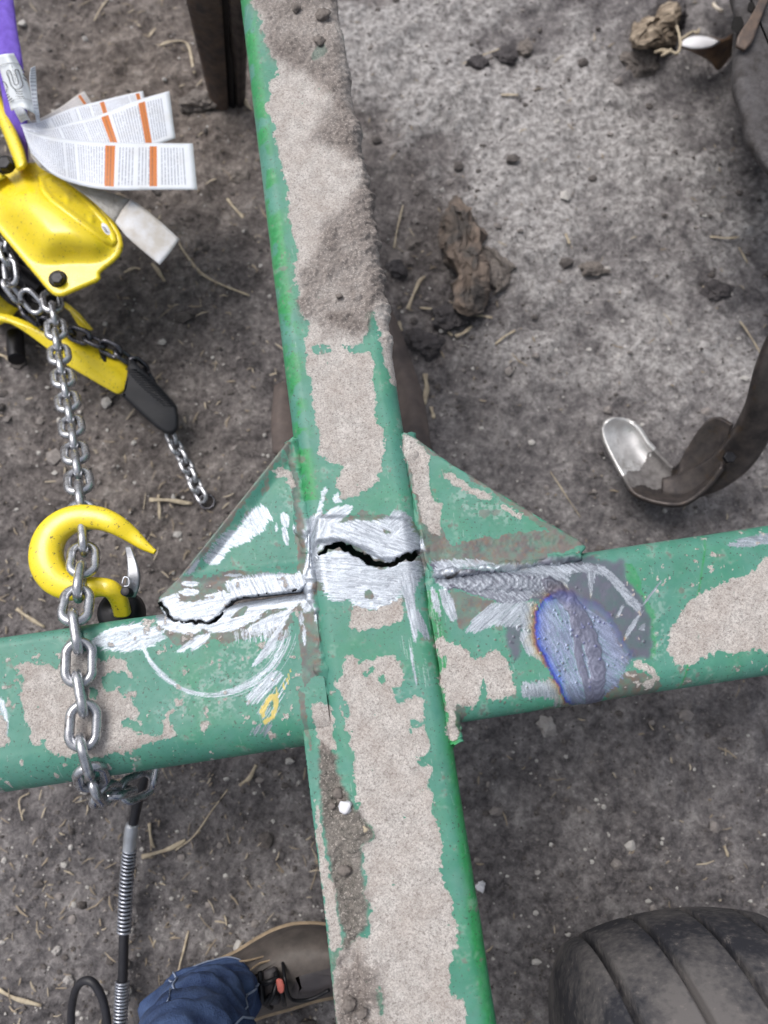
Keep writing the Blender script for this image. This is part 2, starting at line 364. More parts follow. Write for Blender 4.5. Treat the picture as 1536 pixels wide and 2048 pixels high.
strokes(C4((850,652),(880,636),(920,612),(990,598),(1050,615),(1105,650),(1150,685),(1250,690),(1320,660),(1405,625),(1395,590),(1330,560),(1200,600),(1000,560),(880,580)), 20, fill=.85, dens=.8, ext=2)
strokes(C4((885,470),(930,430),(1000,420),(1030,430),(990,480),(940,515),(900,500)), -35)
strokes(C4((800,480),(860,470),(900,510),(940,570),(870,590),(845,640),(850,680),(835,760),(820,850),(835,930),(800,950),(775,900),(760,840),(790,750),(810,640),(800,560)), -68)
strokes(C4((850,680),(880,660),(930,650),(980,645),(1050,660),(1100,690),(1140,740),(1200,750),(1250,730),(1300,700),(1370,690),(1385,770),(1350,800),(1310,800),(1280,820),(1270,860),(1240,910),(1220,940),(1150,945),(1080,940),(1050,910),(1030,870),(1000,890),(940,905),(920,860),(900,810),(850,790),(845,740)), 3, ext=14)
strokes(C4((1290,780),(1380,770),(1350,860),(1360,940),(1400,1000),(1430,1080),(1410,1080),(1370,1030),(1360,1100),(1345,1090),(1330,1000),(1310,900),(1280,830)), 80)
strokes(C4((390,820),(480,790),(560,775),(680,770),(740,785),(770,760),(800,800),(780,880),(700,930),(690,870),(520,870),(430,880),(380,960),(290,1020),(200,1005),(110,990),(75,940),(60,890),(130,865),(140,910),(200,910),(290,900),(300,870),(350,855),(410,870),(420,850),(390,840)), lambda x, y: 65 if x > 450 else -18)
strokes(C4((520,880),(690,875),(780,885),(715,950),(600,945),(560,985),(490,1020),(420,1055),(330,1060),(280,1035),(200,1070),(120,1060),(60,1030),(40,980),(50,940),(70,960),(110,1000),(200,1015),(290,1030),(380,965),(430,890)), lambda x, y: -14 if x > 420 else 12)
strokes(C4((500,1050),(560,1000),(700,940),(715,960),(690,1000),(640,1040),(560,1060)), -25, fill=.5)
strokes(C4((430,1060),(660,1010),(640,1090),(520,1110),(430,1100)), 88, fill=0, dens=.5, length=(12, 28), w=(.6, 1.2))
strokes(C4((145,1155),(220,1090),(300,1070),(290,1100),(240,1150),(210,1130),(170,1160)), -35)
strokes(C4((275,690),(310,650),(360,580),(410,530),(450,540),(470,490),(530,425),(555,430),(560,410),(590,415),(620,470),(590,480),(570,530),(510,560),(500,580),(450,600),(400,620),(370,660),(340,700),(300,710)), lambda x, y: 15 if x < 490 else 60, length=(15, 34))
strokes(C4((190,750),(240,690),(245,700),(215,750)), -50)
def oval(cx, cy, rx, ry, a=0, f=C4):
    return f(*[(cx+rx*math.cos(t)*math.cos(a)-ry*math.sin(t)*math.sin(a), cy+rx*math.cos(t)*math.sin(a)+ry*math.sin(t)*math.cos(a)) for t in np.linspace(0, 2*math.pi, 20)[:-1]])
for o in [(685,480,20,36,-.2),(688,562,16,48,-.2),(735,525,6,18,0),(642,520,5,20,0),(790,570,7,34,-.3),(205,812,40,13,0),(200,855,46,17,0),(425,768,40,8,0),(848,965,8,45,0),(790,1080,8,45,0),(775,990,10,30,0)]:
    strokes(oval(*o), 75 if o[3] > o[2] else 0, length=(8, 24), ext=4)
strokes(C4((860,470),(855,445),(870,400),(880,340),(900,315),(905,330),(885,400),(880,460)), -20, length=(6, 12), ext=2); strokes(C4((930,380),(960,345),(980,390),(945,400)), 60, length=(6, 14), ext=2)
strokes(C3((410,400),(470,350),(600,325),(630,345),(690,350),(715,390),(640,430),(560,440),(480,430)), -22, ext=16, jit=8)
strokes(C3((1110,500),(1180,400),(1220,340),(1270,260),(1240,340),(1210,400),(1200,440),(1130,500)), -50, ext=10)
cx_, cy_ = 930/2.194, 1100+285/2.194
for i in range(170):                                  # the wide grinder arc on the left tube
    a0 = math.radians(RNG.uniform(8, 150)); span = math.radians(RNG.uniform(8, 26))
    wid = np.interp(math.degrees(a0), [0, 25, 50, 90, 130, 160], [32, 30, 16, 9, 8, 4]); r = (342+RNG.normal(0, wid*.55)+np.interp(math.degrees(a0), [0, 90, 160], [0, 10, -14]))/2.194
    t = np.arange(a0, a0+span, .5/r); t = t[t < math.radians(157)]; wv = RNG.uniform(0, 1)
    for o in (0, .6, 1.2)[:RNG.integers(1, 3)]:
        px = (cx_+(r+o)*np.cos(t)+MG).astype(int); py = (cy_+(r+o)*np.sin(t)+MG).astype(int)
        metal[py, px] = np.maximum(metal[py, px], RNG.uniform(.6, 1)); stri[py, px] = wv
strokes(C3((1075,640),(1200,540),(1240,560),(1150,660),(1100,670)), -50, dens=.7, fill=.2)
strokes(C3((1100,800),(1120,775),(1190,770),(1170,810)), -60, dens=.6, fill=.2); strokes(C3((-60,640),(10,660),(40,720),(30,830),(-60,830)), 80, dens=.5, fill=.25)
strokes(C3((1130,690),(1270,540),(1250,640),(1190,780)), -58, n=20, fill=0, length=(15, 50), w=(.6, 1))
strokes(C5b((150,700),(230,690),(300,700),(400,690),(480,710),(620,710),(780,712),(900,718),(980,710),(1050,730),(1110,780),(1100,800),(1040,770),(1000,760),(960,755),(860,760),(850,880),(760,800),(620,760),(480,740),(300,725),(200,720)), lambda x, y: 35, fill=.55, length=(8, 26), dens=.8)
strokes(C5b((200,730),(300,740),(480,750),(620,770),(760,805),(850,880),(760,890),(700,870),(620,905),(560,915),(450,885),(330,845),(250,810)), 40, fill=.35, length=(8, 22), dens=.5)
strokes(C5b((1080,750),(1120,790),(1170,850),(1225,915),(1230,945),(1205,955),(1160,900),(1110,840),(1060,780)), lambda x, y: 40, length=(8, 20), ext=6)
strokes(C5b((950,750),(1005,760),(985,830),(975,890),(965,830)), 85, fill=.4, dens=.5)
strokes(C5b((1150,1090),(1180,1020),(1240,960),(1210,1010),(1165,1095)), -55, fill=.4); strokes(C5b((1225,1030),(1250,1020),(1245,1050),(1225,1055)), 20, length=(4, 12)); strokes(C5b((1230,940),(1290,850),(1330,810),(1300,860),(1250,920)), -50, n=14, fill=0, w=(.6, 1.2))
strokes(C5b((1115,965),(1130,930),(1140,940),(1125,980)), -60, fill=.3)
strokes(C5b((355,1045),(380,990),(450,930),(550,920),(700,930),(760,1000),(760,1100),(790,1250),(740,1220),(700,1180),(640,1150),(620,1100),(640,1050),(600,1020),(500,1010),(400,1050)), lambda x, y: -42 if x < 1045 else 70, ext=12)
strokes(C5b((620,1330),(740,1320),(780,1300),(850,1370),(780,1390),(700,1385),(625,1390)), 78, length=(10, 28)); strokes(C5b((790,1390),(870,1380),(890,1420),(800,1430)), 80, length=(8, 18), fill=.5)
strokes(C5b((205,840),(240,845),(275,900),(290,990),(262,995),(235,960),(218,920)), 70, length=(10, 26)); strokes(C5b((155,830),(190,860),(212,950),(200,970),(170,940)), 75, length=(10, 26))
strokes(C5b((200,700),(300,690),(330,740),(240,750),(250,830),(200,820),(170,770)), 40, fill=.7, length=(6, 18))
strokes([(px_+(-4 if px_ < 1130 else -5), py_-(0 if py_ < 1380 else 4)) for px_, py_ in temp_poly], lambda x, y: 62 if x < 1160 else 35, fill=.5, length=(14, 40), dens=.7, ext=9)
strokes([(1456,1092),(1480,1078),(1536,1066),(1560,1068),(1540,1086),(1490,1094)], 10, length=(8, 20))
strokes(C6((735,0),(745,0),(775,170),(768,170)), 84, n=14, fill=.3, w=(.6, 1.2)); strokes(C5b((880,1060),(900,1060),(960,1250),(930,1250)), 70, n=6, fill=0, w=(.6, 1))
for f, pts, n_ in ((C6, [(800,0),(830,200)], 6), (C5b, [(150,760),(240,1300)], 30), (C5b, [(30,1080),(80,1300)], 14)):   # long thin scratches beside the seam
    for _ in range(n_):
        t = RNG.uniform(0, 1); p = f(pts[0], pts[1]); x = p[0][0]+(p[1][0]-p[0][0])*t+RNG.normal(0, 6); y = p[0][1]+(p[1][1]-p[0][1])*t; L = RNG.uniform(10, 40)
        s_ = np.arange(0, L, .6); px = (x+s_*.14+MG).astype(int); py = (y+s_+MG).astype(int); chalk[np.clip(py, 0, SH[0]-1), px] = 1
# spots left between the strokes
cut(metal, [C4((410,990),(430,960),(490,920),(500,935),(475,975),(440,985)), C4((1100,850),(1125,840),(1150,880),(1130,895),(1095,880)), C4((1190,540),(1230,545),(1230,556),(1195,552)), C4((570,965),(600,945),(690,935),(700,945),(600,955),(580,975))], 1, 1)
strokes(C3((1150,740),(1140,700),(1180,640),(1210,630),(1225,670),(1200,740),(1165,765),(1150,750),(1170,740),(1190,720),(1205,670),(1190,655),(1165,700),(1160,735)), 80, fill=.8, target=yel, length=(5, 14), ext=3, w=(.6, 1.4), dens=.6)
strokes(C3((1205,640),(1215,600),(1225,640)), 80, fill=.6, target=yel, length=(5, 14), ext=2, dens=.5); strokes(C3((1240,590),(1270,520),(1280,530),(1250,640)), 80, fill=0, target=yel, length=(5, 14), ext=2, dens=.4)
# chalky scuffs on the paint
for _ in range(2600):
    x, y = RNG.uniform(-140, 1670), RNG.uniform(-140, 2180); L = RNG.exponential(9)+2; a = RNG.choice([RNG.uniform(0, 6.3), 1.35, 1.5, 1.25]) ; t = np.arange(0, min(L, 45), .7)
    px = np.clip(x+t*math.cos(a)+MG, 0, SH[1]-1).astype(int); py = np.clip(y+t*math.sin(a)+MG, 0, SH[0]-1).astype(int); chalk[py, px] = np.maximum(chalk[py, px], RNG.uniform(.15, .75))
chalk = np.maximum(chalk, blur(sm(.55, 1.1, N24+.4*N4), 1)*.5)
for p in ([(420,1320),(560,1250),(520,1420),(300,1430)], C4((640,240),(720,200),(745,420),(660,400)), C6((640,210),(720,190),(740,260),(690,300)), [(1300,1170),(1345,1190),(1330,1330),(1300,1300)], C5b((240,260),(560,420),(640,520),(300,480))):
    chalk = np.maximum(chalk, blur(warp(polymask(p), 8, 14), 8)*sm(-.2, .9, N10+N4)*.8)
# --- cracks, heights (millimetres)
def seg(pts, target, f=C4, wob=1., wk=.62):                   # polyline of (x,y,width) in zoom units
    q_ = [pts[0]]                                     # break every span into short crooked steps
    for a, b in zip(pts[:-1], pts[1:]):
        L = math.hypot(b[0]-a[0], b[1]-a[1]); n_ = max(int(L/15), 1); nx, ny = -(b[1]-a[1])/L, (b[0]-a[0])/L
        for k_ in range(1, n_): t_ = (k_+RNG.uniform(-.3, .3))/n_; o_ = RNG.choice([-1, 1])*RNG.uniform(2, 7.5); q_.append((a[0]+(b[0]-a[0])*t_+nx*o_, a[1]+(b[1]-a[1])*t_+ny*o_, (a[2]+(b[2]-a[2])*t_)*RNG.uniform(.6, 1.35)))
        q_.append(b)
    pts = q_; P = f(*[(a, b) for a, b, c in pts]); s = 2.56
    for i in range(len(P)-1):
        L = math.hypot(P[i+1][0]-P[i][0], P[i+1][1]-P[i][1]); k = max(int(L/1.2), 1)
        for j in range(k+1):
            t = j/k; x = P[i][0]+(P[i+1][0]-P[i][0])*t+MG; y = P[i][1]+(P[i+1][1]-P[i][1])*t+MG
            r = (pts[i][2]+(pts[i+1][2]-pts[i][2])*t)/s*wk*(1+.4*W2x[int(y), int(x)])
            x += (W1x[int(y), int(x)]*1.5+W2x[int(y), int(x)]*2)*wob; y += (W1y[int(y), int(x)]*2.+W2y[int(y), int(x)]*4.5)*wob; q = int(r+3)
            yy, xx = np.mgrid[int(y)-q:int(y)+q+1, int(x)-q:int(x)+q+1]
            v = np.clip(r+.5-np.hypot(xx-x, yy-y), 0, 1)
            target[yy, xx] = np.maximum(target[yy, xx], v)
K1 = [(862,668,3),(880,655,5),(920,634,8),(960,618,12),(990,622,16),(1040,640,18),(1085,660,18),(1110,690,22),(1150,708,18),(1210,712,14),(1260,702,12),(1300,680,15),(1350,672,14),(1385,655,10),(1402,636,5)]
K2 = [(850,668,2),(835,715,3),(805,790,3),(795,815,3)]
K3 = [(750,848,5),(735,853,4),(700,862,1.6),(620,868,2),(520,875,2.2),(445,882,4),(422,900,8),(410,920,4),(392,948,3.5),(360,985,7),(335,1000,9),(305,1020,7),(285,1026,3),(262,1016,11),(225,1010,9),(190,1010,3),(150,1003,2),(110,995,3),(92,975,7),(75,945,10),(68,928,4),(55,912,15),(35,918,17)]
K4 = [(215,745,4),(248,768,15),(270,768,12),(300,750,8),(330,742,3),(420,752,2)]
seg(K1, crack, wk=.88); seg(K3, crack); seg(K4, crack, C5b); seam = z0(); seg(K2, seam)
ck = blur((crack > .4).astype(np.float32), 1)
lip = blur(polymask(C4((830,640),(860,600),(940,590),(1000,600),(1130,650),(1180,690),(1260,690),(1380,640),(1400,560),(1300,480),(1100,470),(860,470))), 3)
hgt += lip*2.2 - seam*1.2 - ck*1.5
def bead(pts, wpx, h, step, f=C5b, mask=None, tgt=None):  # a run of weld metal with crescent ripples
    P = np.array(catmull([list(f(p)[0]) for p in pts], 10)); d = np.r_[0, np.cumsum(np.linalg.norm(np.diff(P, axis=0), axis=1))]
    x0, x1 = int(P[:, 0].min()-wpx*2)+MG, int(P[:, 0].max()+wpx*2)+MG; y0, y1 = int(P[:, 1].min()-wpx*2)+MG, int(P[:, 1].max()+wpx*2)+MG
    X = GX[y0:y1, x0:x1]-MG; Y = GY[y0:y1, x0:x1]-MG; best = np.full(X.shape, 1e9, np.float32); S = np.zeros(X.shape, np.float32)
    for i in range(len(P)):
        q = np.hypot(X-P[i, 0], Y-P[i, 1]); k = q < best; best[k] = q[k]; S[k] = d[i]
    n = N10[y0:y1, x0:x1]; n2 = N4[y0:y1, x0:x1]; r = np.clip(best/(wpx*(1+.22*n)), 0, 1.2); prof = np.sqrt(np.clip(1-r*r, 0, 1))
    S += (X-P[:, 0].mean())*.02
    rip = np.sin(2*np.pi*(S-r*r*step*1.6+n*1.5)/step)
    hgt[y0:y1, x0:x1] += prof*(h+.13*h*rip+.12*n2*h)
    if mask is not None: mask[y0:y1, x0:x1] = np.maximum(mask[y0:y1, x0:x1], sm(0, .3, prof))
    if tgt is not None: tgt[y0:y1, x0:x1] *= 1-sm(0, .4, prof)*.85
    stri[y0:y1, x0:x1] = np.where(prof > .05, .12+.28*rip, stri[y0:y1, x0:x1])
bead([(250,790),(400,800),(560,800),(700,810),(790,850)], 20, .8, 9, mask=grey)
bead([(770,820),(860,900),(930,1000),(980,1120),(1010,1260),(1010,1350),(1005,1445)], 17, .9, 5, mask=grey, tgt=metal)
bead([(870,900),(900,1050),(920,1200),(960,1330),(985,1420)], 9, .4, 5, mask=grey, tgt=metal)
bead([(200,650),(300,615),(400,600),(560,600),(700,590),(760,590),(900,640)], 18, .6, 12)
for _ in range(150):                                  # spatter beads
    if _ < 110: x, y = C5b((RNG.normal(880, 190), RNG.normal(1120, 170)))[0]
    else: x, y = C5b((RNG.uniform(200, 580), RNG.uniform(1100, 1420)))[0]
    x += MG; y += MG; r = RNG.uniform(1.2, 2.8); q = 4
    yy, xx = np.mgrid[int(y)-q:int(y)+q+1, int(x)-q:int(x)+q+1]; v = np.sqrt(np.clip(1-((xx-x)**2+(yy-y)**2)/r**2, 0, 1)); hgt[yy, xx] += v*r*.30; kk = v > 0; ox[yy, xx] = np.maximum(ox[yy, xx], kk*.9); metal[yy, xx] *= 1-kk*.75; tm[yy, xx] *= 1-kk*.4; stri[yy, xx] = np.where(kk, .15, stri[yy, xx])
dust = np.clip(dust*sm(-1.7, -1.3, N4+.5*N10)+sm(.55,.9,N4+.4*N10)*blur(dust, 9)*(dust < .1)*.9, 0, 1)
dust = np.where(dust > .5, 1, dust); eb = blur(dust, 4); dust = np.clip(np.where(dust > .3, .55+1.3*(eb-.5)+.55*N4*(1-eb)*2+.35*N10*(1-eb)*2, dust), 0, 1)
Tm = blur(dust, 1)
hgt += Tm*(.25+.3*N4*.6+.15*N10)+(stri-.5)*.10*metal*(metal > .4)
sb = blur(soil, 5)
lump = np.clip(N10, -.2, 1.2)
hgt += sb*(2.0+1.3*N60+1.2*N24+1.3*lump+.6*N4)+soil*.25*N4
for _ in range(420):                                  # crumbs in the soil on the tube
    k = RNG.integers(0, SH[0]), RNG.integers(0, SH[1])
    if soil[k] < .45: continue
    r = RNG.uniform(1.5, 5)*(1+(RNG.random() < .12)); q = int(r+2); y, x = k
    if y < q+1 or x < q+1 or y > SH[0]-q-2 or x > SH[1]-q-2: continue
    yy, xx = np.mgrid[y-q:y+q+1, x-q:x+q+1]; hgt[yy, xx] += np.sqrt(np.clip(1-((xx-x)**2+(yy-y)**2)/r**2, 0, 1))*r*.35
for bx, by, br_, bh in ((716,250,22,4),(738,325,26,8),(745,390,26,5),(757,470,28,6),(768,540,22,5),(777,610,24,7),(782,670,18,4),(700,130,20,4),(690,60,20,3)):
    hgt += bh*np.exp(-((GX-MG-bx)**2+(GY-MG-by)**2)/br_**2)*(1+.35*N10+.2*N4)
hgt += N60*.35+N24*.08
# greener paint kept on the rounded edges
def line_x(y, a, b): return a[0]+(b[0]-a[0])*(y-a[1])/(b[1]-a[1])
hot = (.6+.4*N24)
bl = np.exp(-((GX-MG-line_x(GY-MG, (490,0), (600,850)))/16)**2)*(GY-MG < 1000)*sm(-.1, .3, N24+.35)
br = np.exp(-((GX-MG-line_x(GY-MG, (868,1200), (972,1980)))/15)**2)*(GY-MG > 1180)
bt = np.exp(-((GY-MG-line_x(GX-MG, (0,1290), (300,1245)))/12)**2)*(GX-MG < 240)*.9
bb = np.exp(-((GY-MG-line_x(GX-MG, (930,1435), (1536,1345)))/14)**2)*(GX-MG > 900)*.8
bright = np.clip(np.maximum.reduce([bl, br, bt, bb])*(1.1+.3*N24)+.2*N60+.12*N24+.08, 0, 1)
put(bright, [C5b((1165,700),(1200,720),(1240,850),(1300,980),(1310,1190),(1290,1190),(1280,1000),(1230,900),(1165,790))], 3, 6, .7)
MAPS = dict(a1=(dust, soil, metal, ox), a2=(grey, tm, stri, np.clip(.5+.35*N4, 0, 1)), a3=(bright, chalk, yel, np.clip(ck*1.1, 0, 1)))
def samp(A, px, py):
    x = np.clip(px+MG, 0, SH[1]-1.01); y = np.clip(py+MG, 0, SH[0]-1.01); xi = x.astype(int); yi = y.astype(int); fx = x-xi; fy = y-yi
    return (A[yi, xi]*(1-fx)+A[yi, xi+1]*fx)*(1-fy)+(A[yi+1, xi]*(1-fx)+A[yi+1, xi+1]*fx)*fy
def setattrs(me, px, py, side):
    fade = 1-np.clip(side, 0, 1)                     # the lower sides carry plain paint
    for k, ch in MAPS.items():
        col = np.stack([samp(c, px, py).astype(np.float32) for c in ch], -1)
        if k == 'a1': col[..., 0] *= fade; col[..., 1] *= fade; col[..., 2] *= fade
        a = me.attributes.new(k, 'FLOAT_COLOR', 'POINT'); a.data.foreach_set('color', col.reshape(-1).astype(np.float32))

# ------------------------------------------------------------------ frame material
def frame_mat():
    m = M('frame_surface')
    dust_, soil_, metal_, ox_ = m.attr('a1'); grey_, tmp_, stri_, fine_ = m.attr('a2'); br_, chalk_, yel_, dark_ = m.attr('a3')
    g1 = m.noise(1500, 3, .6); g2 = m.noise(220, 4, .6); g3 = m.noise(35, 5, .6); vs = m.vor(950, out='Color')
    sp = m.n('ShaderNodeSeparateColor'); m.l(vs, sp.inputs[0]); sv = sp.outputs[0]
    teal = m.mix(m.ramp(g3, (.3, 0), (.7, 1)), (.055, .215, .165), (.098, .285, .228))
    green = m.mix(m.ramp(g2, (.35, 0), (.65, 1)), (.018, .215, .065), (.035, .30, .095))
    c = m.mix(br_, teal, green)
    c = m.mix(m.ramp(m.noise(18, 6, .68), (.46, 0), (.72, .5)), c, (.035, .165, .11)); c = m.mix(m.ramp(m.noise(27, 6, .7, .6), (.54, 0), (.76, .3)), c, (.17, .29, .25))
    c = m.mix(m.ramp(m.ma('ADD', m.noise(420, 2, .5), m.ma('MULTIPLY', g3, .25)), (.77, 0), (.81, .7)), c, (.045, .06, .05))
    c = m.mix(m.ramp(m.noise(60, 6, .7), (.52, 0), (.72, .3)), c, (.15, .27, .22))
    c = m.mix(m.ma('MULTIPLY', chalk_, .5), c, (.42, .52, .50))
    c = m.mix(m.ramp(m.ma('ADD', g2, m.ma('MULTIPLY', g1, .4)), (.86, 0), (.92, .7)), c, (.07, .07, .06))
    oxc = m.mix(m.ramp(g3, (.35, 0), (.65, 1)), (.17, .145, .13), (.105, .10, .105)); oxc = m.mix(m.ramp(g2, (.5, 0), (.66, .5)), oxc, (.22, .12, .07))
    c = m.mix(m.ma('MULTIPLY', ox_, m.ramp(m.ma('ADD', g2, ox_), (.55, 0), (.85, 1))), c, oxc)
    gc = m.mix(stri_, (.075, .078, .11), (.28, .30, .38)); c = m.mix(grey_, c, m.mix(m.ramp(tmp_, (.02, 0), (.3, .75), (1, .5)), gc, m.ramp(tmp_, (0, (.15, .14, .18)), (.15, (.13, .10, .13)), (.4, (.10, .10, .23)), (.7, (.15, .17, .33)), (1, (.20, .21, .30)))))
    mc = m.mix(stri_, (.24, .27, .32), (.53, .585, .665)); mc = m.mix(m.ramp(g1, (.36, .5), (.5, 0)), mc, (.12, .12, .13))
    temp = m.ramp(tmp_, (0, (1, 1, 1)), (.08, (1, .95, .85)), (.20, (.95, .76, .52)), (.29, (.78, .40, .22)), (.36, (.42, .2, .45)), (.43, (.13, .16, .85)), (.53, (.24, .33, .98)), (.68, (.50, .56, .98)), (1, (.72, .75, .95)))
    mc2 = m.mix(1.0, mc, temp, 'MULTIPLY'); c = m.mix(metal_, c, mc2)
    c = m.mix(yel_, c, (.62, .48, .12))
    dg = m.mix(m.ramp(m.ma('ADD', m.ma('MULTIPLY', g1, .6), m.ma('MULTIPLY', sv, .4)), (.32, 0), (.66, 1)), (.37, .35, .335), (.61, .58, .555))
    dg = m.mix(m.ramp(m.noise(75, 5, .7), (.42, 0), (.66, .6)), dg, m.mix(m.ramp(g1, (.35, 0), (.6, 1)), (.19, .17, .16), (.38, .345, .325)))
    dg = m.mix(m.ramp(m.noise(55, 3, .5), (.27, .5), (.38, 0)), dg, (.60, .57, .55))
    dg = m.mix(m.ramp(m.ma('ADD', m.noise(420, 3, .7), m.ma('MULTIPLY', fine_, .15)), (.64, 0), (.72, .6)), dg, (.16, .14, .13))
    dg = m.mix(m.ramp(g3, (.4, 0), (.75, .35)), dg, (.33, .26, .22))
    dm = m.ma('MULTIPLY', dust_, m.ramp(m.ma('ADD', dust_, m.ma('MULTIPLY', m.ma('ADD', g1, fine_), .3)), (.62, 0), (.80, 1)))
    c = m.mix(dm, c, dg)
    sc_ = m.mix(m.ramp(m.ma('ADD', m.ma('MULTIPLY', g1, .5), m.ma('MULTIPLY', g2, .5)), (.38, 0), (.6, 1)), (.08, .068, .062), (.23, .20, .185))
    sc_ = m.mix(m.ramp(m.noise(16, 5, .65), (.48, 0), (.66, .5)), sc_, m.mix(m.ramp(g1, (.38, 0), (.6, 1)), (.19, .168, .155), (.36, .325, .305)))
    sc_ = m.mix(m.ramp(sv, (.86, 0), (.95, .5)), sc_, (.5, .45, .42))
    c = m.mix(m.ma('MULTIPLY', soil_, .95), c, sc_)
    c = m.mix(dark_, c, (.05, .045, .045))  # crack edges darkened in the colour, for the unlit and rusty tube inside
    m.set(Base_Color=c)
    nd = m.ma('SUBTRACT', 1., m.ma('MAXIMUM', dm, soil_))
    m.set(Metallic=m.ma('MULTIPLY', m.ma('MULTIPLY', m.ma('MAXIMUM', m.ma('MULTIPLY', metal_, .55), m.ma('MULTIPLY', grey_, .45)), nd), 1.))
    r = m.mix(m.ma('MAXIMUM', dm, soil_), m.mix(metal_, m.ma('ADD', .36, m.ma('MULTIPLY', g2, .3)), .42), .95); m.set(Roughness=r)
    b1 = m.bump(m.ma('MULTIPLY', g1, m.ma('ADD', .15, m.ma('MAXIMUM', dm, soil_))), .7, .0006); m.bump(g3, .15, .002, b1)
    return m.m
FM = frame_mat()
# ------------------------------------------------------------------ frame geometry
frame = thing('implement_frame', tuple(at(700, 1200, H)), 'cracked green steel frame of crossing tubes, caked with dried mud, ground shiny at the crack', 'machine frame')
def box_tube(name, c0, c1, width, rl, rr, depth, ztop, step=.00075, parent=frame, side=.03, roll=0.):
    c0, c1 = np.array(c0, float), np.array(c1, float); L = np.linalg.norm(c1-c0); d = (c1-c0)/L; nrm = np.array([-d[1], d[0]])
    ns = int(L/step); s = np.linspace(0, L, ns)
    prof = []                                         # (offset across, depth below top, normal across, normal up)
    def lin(a, b, n_, nx, nz): return [(a[0]+(b[0]-a[0])*t, a[1]+(b[1]-a[1])*t, nx, nz) for t in np.linspace(0, 1, n_, endpoint=False)]
    hw = width/2
    prof += lin((-hw, -depth), (-hw, -rl-side), 4, -1, 0)+lin((-hw, -rl-side), (-hw, -rl), int(side/step/2), -1, 0)
    n_ = int(rl*1.57/step); prof += [(-hw+rl-rl*math.cos(a), -rl+rl*math.sin(a), -math.cos(a), math.sin(a)) for a in np.linspace(0, math.pi/2, n_, endpoint=False)]
    prof += lin((-hw+rl, 0), (hw-rr, 0), int((width-rl-rr)/step), 0, 1)
    n_ = int(rr*1.57/step); prof += [(hw-rr+rr*math.sin(a), -rr+rr*math.cos(a), math.sin(a), math.cos(a)) for a in np.linspace(0, math.pi/2, n_, endpoint=False)]
    prof += lin((hw, -rr), (hw, -rr-side), int(side/step/2), 1, 0)+lin((hw, -rr-side), (hw, -depth), 4, 1, 0)
    prof += [(hw, -depth, 1, 0), (hw-.004, -depth-.004, 0, -1), (-hw+.004, -depth-.004, 0, -1)]
    pr = np.array(prof)
    X = c0[0]+d[0]*s[None]+nrm[0]*pr[:, 0:1]; Y = c0[1]+d[1]*s[None]+nrm[1]*pr[:, 0:1]; Z = np.broadcast_to(ztop+pr[:, 1:2], X.shape)+pr[:, 0:1]*roll
    px, py = pxof(X, Y, np.full(X.shape, ztop)); hh = samp(hgt, px, py)/1000
    dp = -pr[:, 1:2]; wt = np.clip(1-(dp-.012)/.02, 0, 1)
    hx = hh*wt; P = np.stack([X+nrm[0]*pr[:, 2:3]*hx, Y+nrm[1]*pr[:, 2:3]*hx, Z+pr[:, 3:4]*hx], -1)
    ck_ = samp(crack, px, py)*(pr[:, 3:4] > .3); P[..., 2] -= np.clip(samp(ck, px, py)-.25, 0, 1)*.006*(pr[:, 3:4] > .3)
    me = gridmesh(name, P, closed_u=True, keep=(ck_ < .55))
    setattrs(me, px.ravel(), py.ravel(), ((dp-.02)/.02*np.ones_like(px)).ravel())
    return link(name, me, FM, parent)
AX = lambda y: -.0335-.143*(y-.230)
box_tube('main_tube', (AX(.86), .86), (AX(-.47), -.47), .102, .016, .016, .10, H)
CY = lambda x: .024+.148*x
mx = lambda s: (s*.049-.003)                         # where the cross tubes meet the sides of the main tube
box_tube('cross_tube', (-.47, CY(-.47)), (-.052, CY(-.052)), .129, .030, .010, .10, H-.0035)
box_tube('cross_tube', (.0445, CY(.0445)), (.50, CY(.50)), .129, .020, .018, .10, H-.0035)
